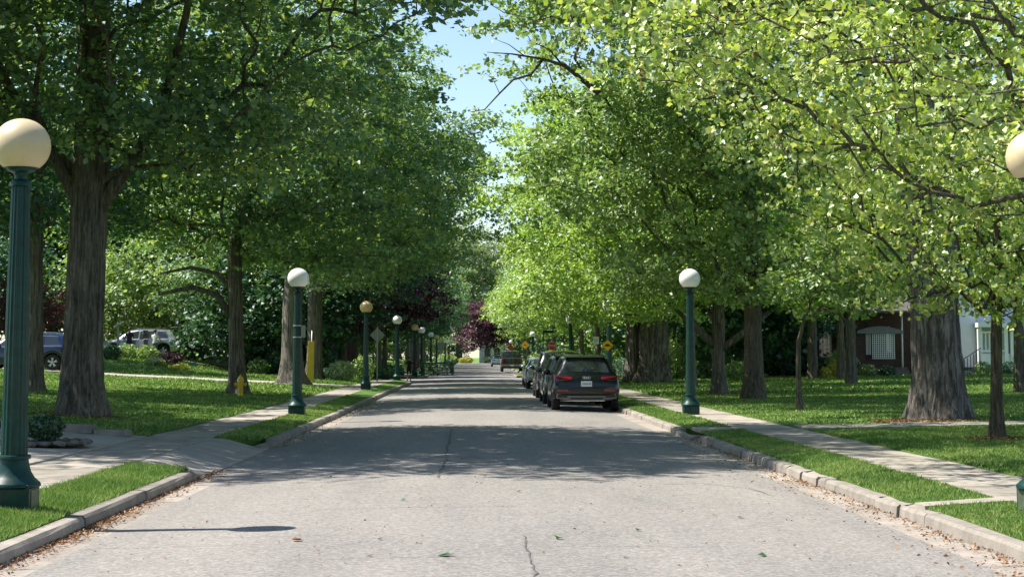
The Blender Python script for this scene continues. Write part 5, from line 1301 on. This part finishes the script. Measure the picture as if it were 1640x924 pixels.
SEDR = dict(side=[(1.0, 1.45, 1.22, 1.46), (1.52, 2.25, 1.52, 2.22), (2.32, 3.2, 2.28, 2.75)], mirror=3.0, rails=(0, 1), glass=[(.72, 1.28, 'rear_window'), (3.3, 2.7, 'windscreen')], seams=[1.5, 2.28], handles=[1.65, 2.45])
def sedan_rear(root):
    for s in (-1, 1):
        mb = MB(); mb.poly([(s*.86, .06, .74), (s*.44, .012, .78), (s*.42, .02, .89), (s*.84, .07, .92)], (0, .05, 0)); mb.build('tail_lamp', M['tail_red'], root, bevel=.006)
    box_part(root, 'plate', (0, .015, .62), (.305, .07, .15), 'plate', .003); box_part(root, 'bumper_insert', (0, .005, .37), (1.2, .05, .10), 'black', .01)
x = place(843, 79, .9); c4 = make_car('parked_sedan', (x, 79.5, ZR(x, 79)-.005), 0, 'silver white sedan parked fourth in the line with dark rear window', 'car_silver', SED, SR, .78, 4.55, SEDR, rails=False, group=CG); sedan_rear(c4[0])
x = place(838, 90, .9); c5 = make_car('parked_sedan', (x, 88.5, ZR(x, 89)-.005), 0, 'white sedan mostly hidden ahead of the silver white one', 'car_white', SED, SR, .78, 4.55, SEDR, rails=False, group=CG); sedan_rear(c5[0])
x = at(798, 580, 236).x; c6 = make_car('parked_suv', (x, 236, ZR(x, 236)), 0, 'tiny white car parked farthest away left of the black pickup', 'car_white', SUV, RS, .82, 4.66, REAR, group=CG, rails=False); suv_rear(*c6, 1)
# pickup
PU = [(0.00, .58, .95, 1.18, .95, 1.20, .93), (.06, .55, .99, 1.22, .96, 1.24, .94), (1.85, .50, 1.0, 1.22, .97, 1.25, .94), (1.92, .50, 1.0, 1.22, .97, 1.45, .86), (2.02, .50, 1.0, 1.22, .97, 1.86, .76), (2.2, .48, 1.0, 1.21, .97, 1.92, .76), (3.4, .48, 1.0, 1.2, .97, 1.92, .76), (3.8, .48, 1.0, 1.2, .96, 1.72, .76), (4.25, .48, 1.0, 1.19, .96, 1.26, .84), (5.3, .5, .98, 1.12, .94, 1.18, .88), (5.6, .55, .94, 1.0, .9, 1.05, .84), (5.7, .6, .88, .9, .86, .92, .8)]
PR_ = [(1.15, .46, .42), (4.75, .46, .42)]
x = at(820, 580, 160).x; c7 = make_car('pickup_truck', (x, 160, ZR(x, 160)+.06), 0, 'black pickup truck parked beyond the cross street facing away', 'car_black', PU, PR_, .87, 5.7, dict(side=[(2.1, 2.9, 2.2, 2.9), (3.0, 4.1, 3.0, 3.6)], mirror=4.0, rails=(0, 1), glass=[(1.93, 2.01, 'rear_window'), (4.2, 3.85, 'windscreen')], seams=[2.95], handles=[2.75]), cat='pickup truck', rails=False, group=CG)
r = c7[0]
for s in (-1, 1): box_part(r, 'tail_lamp', (s*.88, -.005, .98), (.13, .07, .36), 'tail_red', .01)
box_part(r, 'tailgate', (0, -.01, .92), (1.5, .05, .44), 'car_black', .02); box_part(r, 'bumper', (0, -.09, .58), (1.85, .18, .18), 'trim_grey', .03); box_part(r, 'plate', (0, -.19, .60), (.305, .02, .15), 'plate', .002)
# blue suv on the pale driveway, seen from its side (front to the left)
def side_car(name, px_rear, Y, dz, paint, label, chrome=True, T=SUV):
    x = at(px_rear, 590, Y).x
    z = gz(x-2.3, Y)+dz
    return make_car(name, (x, Y, z), math.pi/2, label, paint, T, RS, .82, 4.66, dict(REAR, chrome=chrome))
cb = side_car('parked_suv', 126, 76.2, .035, 'car_blue', 'dark blue suv with chrome window line parked side on behind the left trunks')
cs = side_car('parked_wagon', 291, 100.9, .08, 'car_silver', 'silver suv with raised tailgate and open doors parked on the left bank', False)
for c in (cb, cs):
    r = c[0]
    for s in (-1, 1):
        mb = MB(); mb.poly([(s*.93, .14, .86), (s*.90, .05, .9), (s*.88, .10, 1.08), (s*.86, .22, 1.22), (s*.91, .26, 1.05)], (-s*.05, 0, 0)); mb.build('tail_lamp', M['tail_red'], r)
r = cs[0]
mb = MB(); mb.poly([(-.66, .60, 1.64), (.66, .60, 1.64), (.70, .1, 1.70), (.60, -.42, 1.72), (-.60, -.42, 1.72), (-.70, .1, 1.70)], (0, 0, .05)); mb.build('open_tailgate', M['car_silver'], r, bevel=.01)
for s, (yh, ln) in ((1, (3.4, 1.0)), (1, (2.3, .9)), (-1, (2.3, .8))):
    q = math.radians(62); dx, dy = math.sin(q)*ln*s, -math.cos(q)*ln
    mb = MB(); mb.poly([(s*.93, yh, .38), (s*.93+dx, yh+dy, .38), (s*.95+dx, yh+dy, .98), (s*.95, yh, .98)], (0.0, -.05, 0)); d = mb.build('open_door', M['car_silver'], r)
    mb = MB(); mb.poly([(s*.93, yh, .98), (s*.95+dx, yh+dy, .98), (s*.80+dx*.9, yh+dy*.9, 1.5), (s*.80, yh-.5, 1.5)], (0, -.02, 0)); mb.build('door_glass', M['glass'], d)

# ------------------------------------------------------------------ houses
def wall_box(root, name, x0, x1, y0, y1, z0, z1, mat): return MB().box(((x0+x1)/2, (y0+y1)/2, (z0+z1)/2), (x1-x0, y1-y0, z1-z0)).build(name, M[mat], root)
def window(root, x0, x1, z0, z1, y, bars=(2, 2), fr='white'):
    f = MB(); t = .07
    for (a, b, c, d) in ((x0, x1, z0, z0+t), (x0, x1, z1-t, z1), (x0, x0+t, z0, z1), (x1-t, x1, z0, z1)): f.box(((a+b)/2, y-.03, (c+d)/2), (b-a, .10, d-c))
    for i in range(1, bars[0]): xx = x0+(x1-x0)*i/bars[0]; f.box((xx, y-.025, (z0+z1)/2), (.035, .05, z1-z0-2*t))
    for i in range(1, bars[1]): zz = z0+(z1-z0)*i/bars[1]; f.box(((x0+x1)/2, y-.022, zz), (x1-x0-2*t, .045, .035))
    w = f.build('window', M[fr], root); MB().box(((x0+x1)/2, y, (z0+z1)/2), (x1-x0-t, .03, z1-z0-t)).build('pane', M['window'], w)
    MB().box(((x0+x1)/2, y-.07, z0-.05), (x1-x0+.2, .16, .08)).build('sill', M['stone'], w); return w
def gable(root, x0, x1, y0, y1, z, h, mat, over=.4, axis='y', wall=None):
    """pitched roof; ridge runs along y when axis is y"""
    mb = MB()
    if axis == 'y':
        xm = (x0+x1)/2
        for s, xe in ((-1, x0-over), (1, x1+over)):
            mb.poly([(xe, y0-over, z-.15), (xe, y1+over, z-.15), (xm, y1+over, z+h), (xm, y0-over, z+h)] if s < 0 else [(xm, y0-over, z+h), (xm, y1+over, z+h), (xe, y1+over, z-.15), (xe, y0-over, z-.15)], (0, 0, -.12))
        r = mb.build('roof', M[mat], root); w = MB(); w.poly([(x0, y0+.02, z), (x1, y0+.02, z), (xm, y0+.02, z+h-.15)], (0, .2, 0)); w.build('gable_wall', M[wall], root)
    else:
        ym = (y0+y1)/2
        mb.poly([(x0-over, y0-over, z-.15), (x1+over, y0-over, z-.15), (x1+over, ym, z+h), (x0-over, ym, z+h)], (0, 0, -.12)); mb.poly([(x0-over, ym, z+h), (x1+over, ym, z+h), (x1+over, y1+over, z-.15), (x0-over, y1+over, z-.15)], (0, 0, -.12))
        r = mb.build('roof', M[mat], root)
        for xx in (x0, x1-.2): w = MB(); w.poly([(xx, y0, z), (xx, y1, z), (xx, ym, z+h-.1)], (.2, 0, 0)); w.build('gable_wall', M[wall], root)
    return r
# brick house with lattice porch (right)
HY = 95.0; hx = at(1366, 600, HY).x; hz = gz(22, 94)
h1 = empty('brick_house', (hx, HY, hz), 0, 'brown brick house with a white lattice porch beside the huge old tree', 'house')
fx = lambda px: at(px, 600, HY).x - hx
fz = lambda py: at(1400, py, HY).z - hz
wall_box(h1, 'wall', fx(1318), fx(1480), 2.2, 11, -.3, 3.6, 'brick_dark'); wall_box(h1, 'porch_pier', 0, fx(1386), 0, 1.2, -.3, fz(530), 'brick_dark')
wall_box(h1, 'porch_base', fx(1386)+.01, fx(1443), .02, .3, -.3, fz(577), 'brick_dark'); wall_box(h1, 'porch_floor', .01, fx(1450), .31, 2.19, -.3, .45, 'stone')
rf = gable(h1, fx(1318), fx(1480), -.4, 11, 3.65, 3.0, 'shingle', axis='x', wall='brick_dark')
MB().box((fx(1462), 8, 6.4), (.8, .8, 2.4)).build('chimney', M['brick'], rf)
# curved pale canopy above the lattice
mb = MB(); n = 10; x0, x1 = fx(1372), fx(1447)
arc = [(x0+(x1-x0)*i/n, fz(530)+.26*math.sin(math.pi*i/n)) for i in range(n+1)]
mb.poly([(a, -.25, b) for a, b in arc] + [(x1, -.25, fz(530)-.14), (x0, -.25, fz(530)-.14)], (0, .5, 0)); mb.build('canopy', plain('canopy_grey', (.20, .20, .20), .7), h1)
lat = empty('lattice', (0, 0, 0)); lat.parent = h1
xa, xb, za, zb = fx(1398), fx(1433), fz(574), fz(529)
for i in range(12): MB().box((xa+(xb-xa)*i/11, -.05, (za+zb)/2), (.035, .02, zb-za)).build('lattice_strip', M['white'], lat)
for i in range(14): MB().box(((xa+xb)/2, -.075, za+(zb-za)*i/13), (xb-xa+.04, .02, .035)).build('lattice_strip', M['white'], lat)
xc = fx(1388)
for i in range(4): MB().box((xc+(xa-.12-xc)*i/3, -.05, (fz(568)+zb)/2), (.03, .02, zb-fz(568))).build('lattice_strip', M['white'], lat)
mb = MB(); mb.tube([(fx(1445), -.12, 0), (fx(1445), -.12, 3.6)], .05, 8); mb.build('downspout', M['white'], h1, smooth=True)
window(h1, fx(1436), fx(1443), 1.3, 2.7, 2.18); window(h1, fx(1325), fx(1345), 1.0, 2.4, 2.18, (3, 2))
for i in range(3): wall_box(h1, 'step', fx(1432)-.1*(2-i), fx(1452), -.9+.3*i, -.61+.3*i, -.2, .15*(i+1), 'stone')
# white house (right edge)
wx = at(1531, 600, HY).x; wz = gz(27, 94)
h2 = empty('white_house', (wx, HY, wz), 0, 'tall white rendered house with a porch at the right edge behind the trees', 'house')
gx = lambda px: at(px, 600, HY).x - wx
wz_ = lambda py: at(1590, py, HY).z - wz
wall_box(h2, 'wall', 0, gx(1568), .5, 9, -.3, 8.6, 'stucco'); wall_box(h2, 'side_wall', gx(1568)+.01, 11, 2.2, 9, -.3, 8.4, 'stucco')
wall_box(h2, 'corner_board', -.12, .12, .38, .5, -.3, 8.6, 'white')
gable(h2, 0, 11, .5, 9, 8.65, 3.2, 'shingle', axis='x', wall='stucco')
window(h2, 5.2, 6.6, 4.6, 6.4, 2.18); window(h2, 8.0, 9.4, 4.6, 6.4, 2.18); window(h2, 3.0, 3.8, 4.4, 6.2, 2.18)
wall_box(h2, 'porch_roof', gx(1565), 11.2, -.4, 2.19, wz_(524), wz_(517), 'white')
wall_box(h2, 'porch_brick_base', gx(1625), 11, -.2, .2, -.3, wz_(574), 'brick'); wall_box(h2, 'coping', gx(1622), 11.05, -.26, .26, wz_(574)+.003, wz_(571), 'white')
wall_box(h2, 'dark_door', gx(1630), gx(1650), 2.12, 2.19, .4, 2.6, 'brick_dark')
for px in (1570, 1612, 1622): MB().box((gx(px), 0, (wz_(524)-.2)/2), (.22, .22, wz_(524)+.2)).build('porch_column', M['white'], h2, bevel=.02)
for k in range(6): MB().box((gx(1574+k*6), .02, (wz_(560)+wz_(534))/2), (.07, .05, wz_(534)-wz_(560))).build('baluster', M['white'], h2)
MB().box((gx(1591), 0, wz_(532)), (gx(1612)-gx(1570), .1, .1)).build('rail', M['white'], h2); MB().box((gx(1591), 0, wz_(562)), (gx(1612)-gx(1570), .12, .12)).build('rail', M['white'], h2)
wall_box(h2, 'porch_skirt', gx(1570), gx(1620), .03, .2, -.3, wz_(566), 'white')
for i in range(3): wall_box(h2, 'step', gx(1545), gx(1566), -.9+.3*i, -.61+.3*i, -.3, .10+.13*i, 'stone')
for k in range(6):
    px = 1540+k*5; zz = .62+.10*k; MB().box((gx(px), -.6, zz/2), (.03, .03, zz+.3)).build('handrail_post', M['iron'], h2)
MB().bar((gx(1539), -.6, .80), (gx(1567), -.6, 1.40), .04).build('handrail', M['iron'], h2)
# brick house on the left behind the round shrub, and one behind the cross street corner
bx = at(418, 590, 108).x
h3 = empty('brick_house', (bx, 108+14, gz(-15, 108)), 0, 'low red brick house glimpsed behind the large round shrub on the left', 'house')
wall_box(h3, 'wall', -4, 4.5, 0, 8, -.5, 2.8, 'brick_dark'); gable(h3, -4, 4.5, 0, 8, 2.85, 2.0, 'shingle', axis='x', wall='brick')
window(h3, -1.5, 0, .9, 2.1, -.02); window(h3, 1.4, 2.9, .9, 2.1, -.02); wall_box(h3, 'door', 3.3, 4.2, -.06, -.003, -.2, 2.0, 'plate_blue')
h4 = empty('white_house', (14, 365, prof(350)-.1), 0, 'pale house glimpsed behind the purple tree at the road end', 'house')
wall_box(h4, 'wall', -13, -8, 0, 9, -.5, 5, 'stucco'); gable(h4, -13, -8, 0, 9, 5.05, 3, 'shingle', axis='x', wall='stucco')
for xx in (-12, -10): window(h4, xx, xx+1.4, 1.2, 3.2, -.02)

# ------------------------------------------------------------------ people
def person(loc, rz, label, top, bottom, hairm, h=1.7, pose='stand', bare=False, group=None):
    root = empty('person', loc, rz, label, 'person', group); s = h/1.7
    arm = dict(stand=((.20, .02, 1.12), (.22, -.10, .88)), reach=((.21, -.14, 1.15), (.19, -.38, 1.10)), walk=((.21, .08, 1.12), (.22, .02, .88)))[pose]
    st = .16 if pose == 'walk' else .03
    V = [(0, 0, .92), (0, 0, 1.10), (0, 0, 1.32), (0, -.01, 1.42), (0, -.02, 1.50), (0, -.03, 1.60), (0, -.025, 1.67)]
    Rr = [.15, .125, .15, .075, .052, .088, .07]; E = [(i, i+1) for i in range(6)]
    def add(p, r, par): V.append(p); Rr.append(r); E.append((par, len(V)-1)); return len(V)-1
    for sd in (-1, 1):
        a = add((sd*.17, 0, 1.37), .062, 2); b = add((sd*arm[0][0]*1.15, arm[0][1], arm[0][2]), .042, a); c = add((sd*arm[1][0]*1.1, arm[1][1]*(1 if sd > 0 or pose == 'reach' else .4), arm[1][2]), .030, b)
        w = Vector(V[c]); d = (w-Vector(V[b])).normalized(); side = Vector((0, 1, 0)) if abs(d.y) < .7 else Vector((0, 0, 1))
        palm = add(tuple(w+d*.06), .032, c)
        for k, ln in enumerate((.075, .085, .080, .062)):
            f0 = add(tuple(w+d*.10+side*(.027-.018*k)), .011, palm); f1 = add(tuple(w+d*(.10+ln*.55)+side*(.030-.020*k)+Vector((-sd*.012, 0, 0))), .009, f0); add(tuple(w+d*(.10+ln)+side*(.030-.020*k)+Vector((-sd*.03, 0, 0))), .008, f1)
        t0 = add(tuple(w+d*.05+side*.045), .012, palm); add(tuple(w+d*.09+side*.06), .010, t0)
        hp = add((sd*.09, 0, .88), .105, 0); kn = add((sd*.10, -st*sd*.6, .48), .065, hp); an = add((sd*.10, st*sd*.8+.02, .09), .042, kn); add((sd*.11, st*sd*.8-.13, .04), .034, an)
    m = bpy.data.meshes.new('body'); m.from_pydata([tuple(Vector(v)*s) for v in V], E, []); o = inst('body', m, root)
    sk = o.modifiers.new('skin', 'SKIN'); sk.use_smooth_shade = True; sub = o.modifiers.new('sub', 'SUBSURF'); sub.levels = 1; sub.render_levels = 1
    for i, v in enumerate(m.skin_vertices[0].data): v.radius = (Rr[i]*s, Rr[i]*s*(.75 if i in (0, 1, 2) else 1)); v.use_root = (i == 0)
    dg = bpy.context.evaluated_depsgraph_get(); me = bpy.data.meshes.new_from_object(o.evaluated_get(dg)); o.modifiers.clear(); o.data = me
    me.materials.clear()
    for q in ('skin', top, bottom): me.materials.append(M[q])
    for p in me.polygons:
        c = p.center/s; z = c.z
        if z > 1.46: p.material_index = 0
        elif abs(c.x) > .17 and z < 1.18 and not (z < .9 and abs(c.x) < .19): p.material_index = 0
        elif z > .95: p.material_index = 1
        elif z > (.52 if bare else .10): p.material_index = 2
        else: p.material_index = 0
    mb = MB(); mb.sphere((0, .01*s, 1.625*s), .105*s, 12, 8, (1, 1.05, 1.05), z0=-.15); mb.build('hair', M[hairm], root, smooth=True)
    for sd in (-1, 1):
        MB().sphere((sd*.035*s, -.118*s, 1.605*s), .012*s, 6, 4).build('eye', M['black'], root); MB().sphere((sd*.092*s, -.03*s, 1.60*s), .022*s, 6, 4, (.5, 1, 1.3)).build('ear', M['skin'], root)
        MB().box((sd*.11*s, (st*sd*.8-.06)*s, .035*s), (.09*s, .25*s, .07*s)).build('shoe', M['black'], root, bevel=.02*s)
    MB().box((0, -.122*s, 1.575*s), (.02*s, .03*s, .04*s)).build('nose', M['skin'], root, bevel=.004); MB().box((0, -.115*s, 1.545*s), (.045*s, .012*s, .01*s)).build('mouth', M['tail_red'], root)
    return root
p = at(207, 560, 99.4); person((p.x, 99.4, gz(p.x, 99.4)+.03), math.radians(200), 'person in dark clothes standing at the open front door of the silver car', 'cloth_dark', 'cloth_dark', 'hair', 1.68, 'reach')
p = at(248, 560, 99.3); person((p.x, 99.3, gz(p.x, 99.3)+.03), math.radians(170), 'person in a white shirt leaning at the rear door of the silver car', 'cloth_white', 'cloth_grey', 'hair', 1.64, 'reach')
p = at(655, 600, 109); person((p.x, 109, prof(109)+.01), math.pi, 'person in dark shirt and shorts walking away across the side street on the left', 'cloth_dark', 'cloth_dark', 'hair', 1.45, 'walk', bare=True)
# litter and bare soil round the feet of the trunks
for (x, y, r, n, lb) in ((9.2, 35.6, 1.2, 1500, 'dry leaf litter among the roots of the huge old tree'), (8.3, 28.0, .45, 500, 'litter round the foot of the young maple'), (8.5, 60.3, 1.6, 900, 'brown litter under the dark forking tree'), (-8.2, 36.4, .9, 700, 'litter round the foot of the massive maple')):
    a = rs.uniform(0, 6.28, n); q = r*rs.rand(n)**.6; X = x+q*np.cos(a); Y = y+q*np.sin(a)*.8
    Z = np.array([gz(u, v) for u, v in zip(X, Y)])+rs.uniform(.02, .05, n)
    tag(leaves('leaf_litter', np.stack([X, Y, Z], 1), rs.normal(size=(n, 3))*.5+np.array([0, 0, 1]), rs.uniform(.03, .08, n), M['litter']), lb, 'leaf litter', kind='stuff')
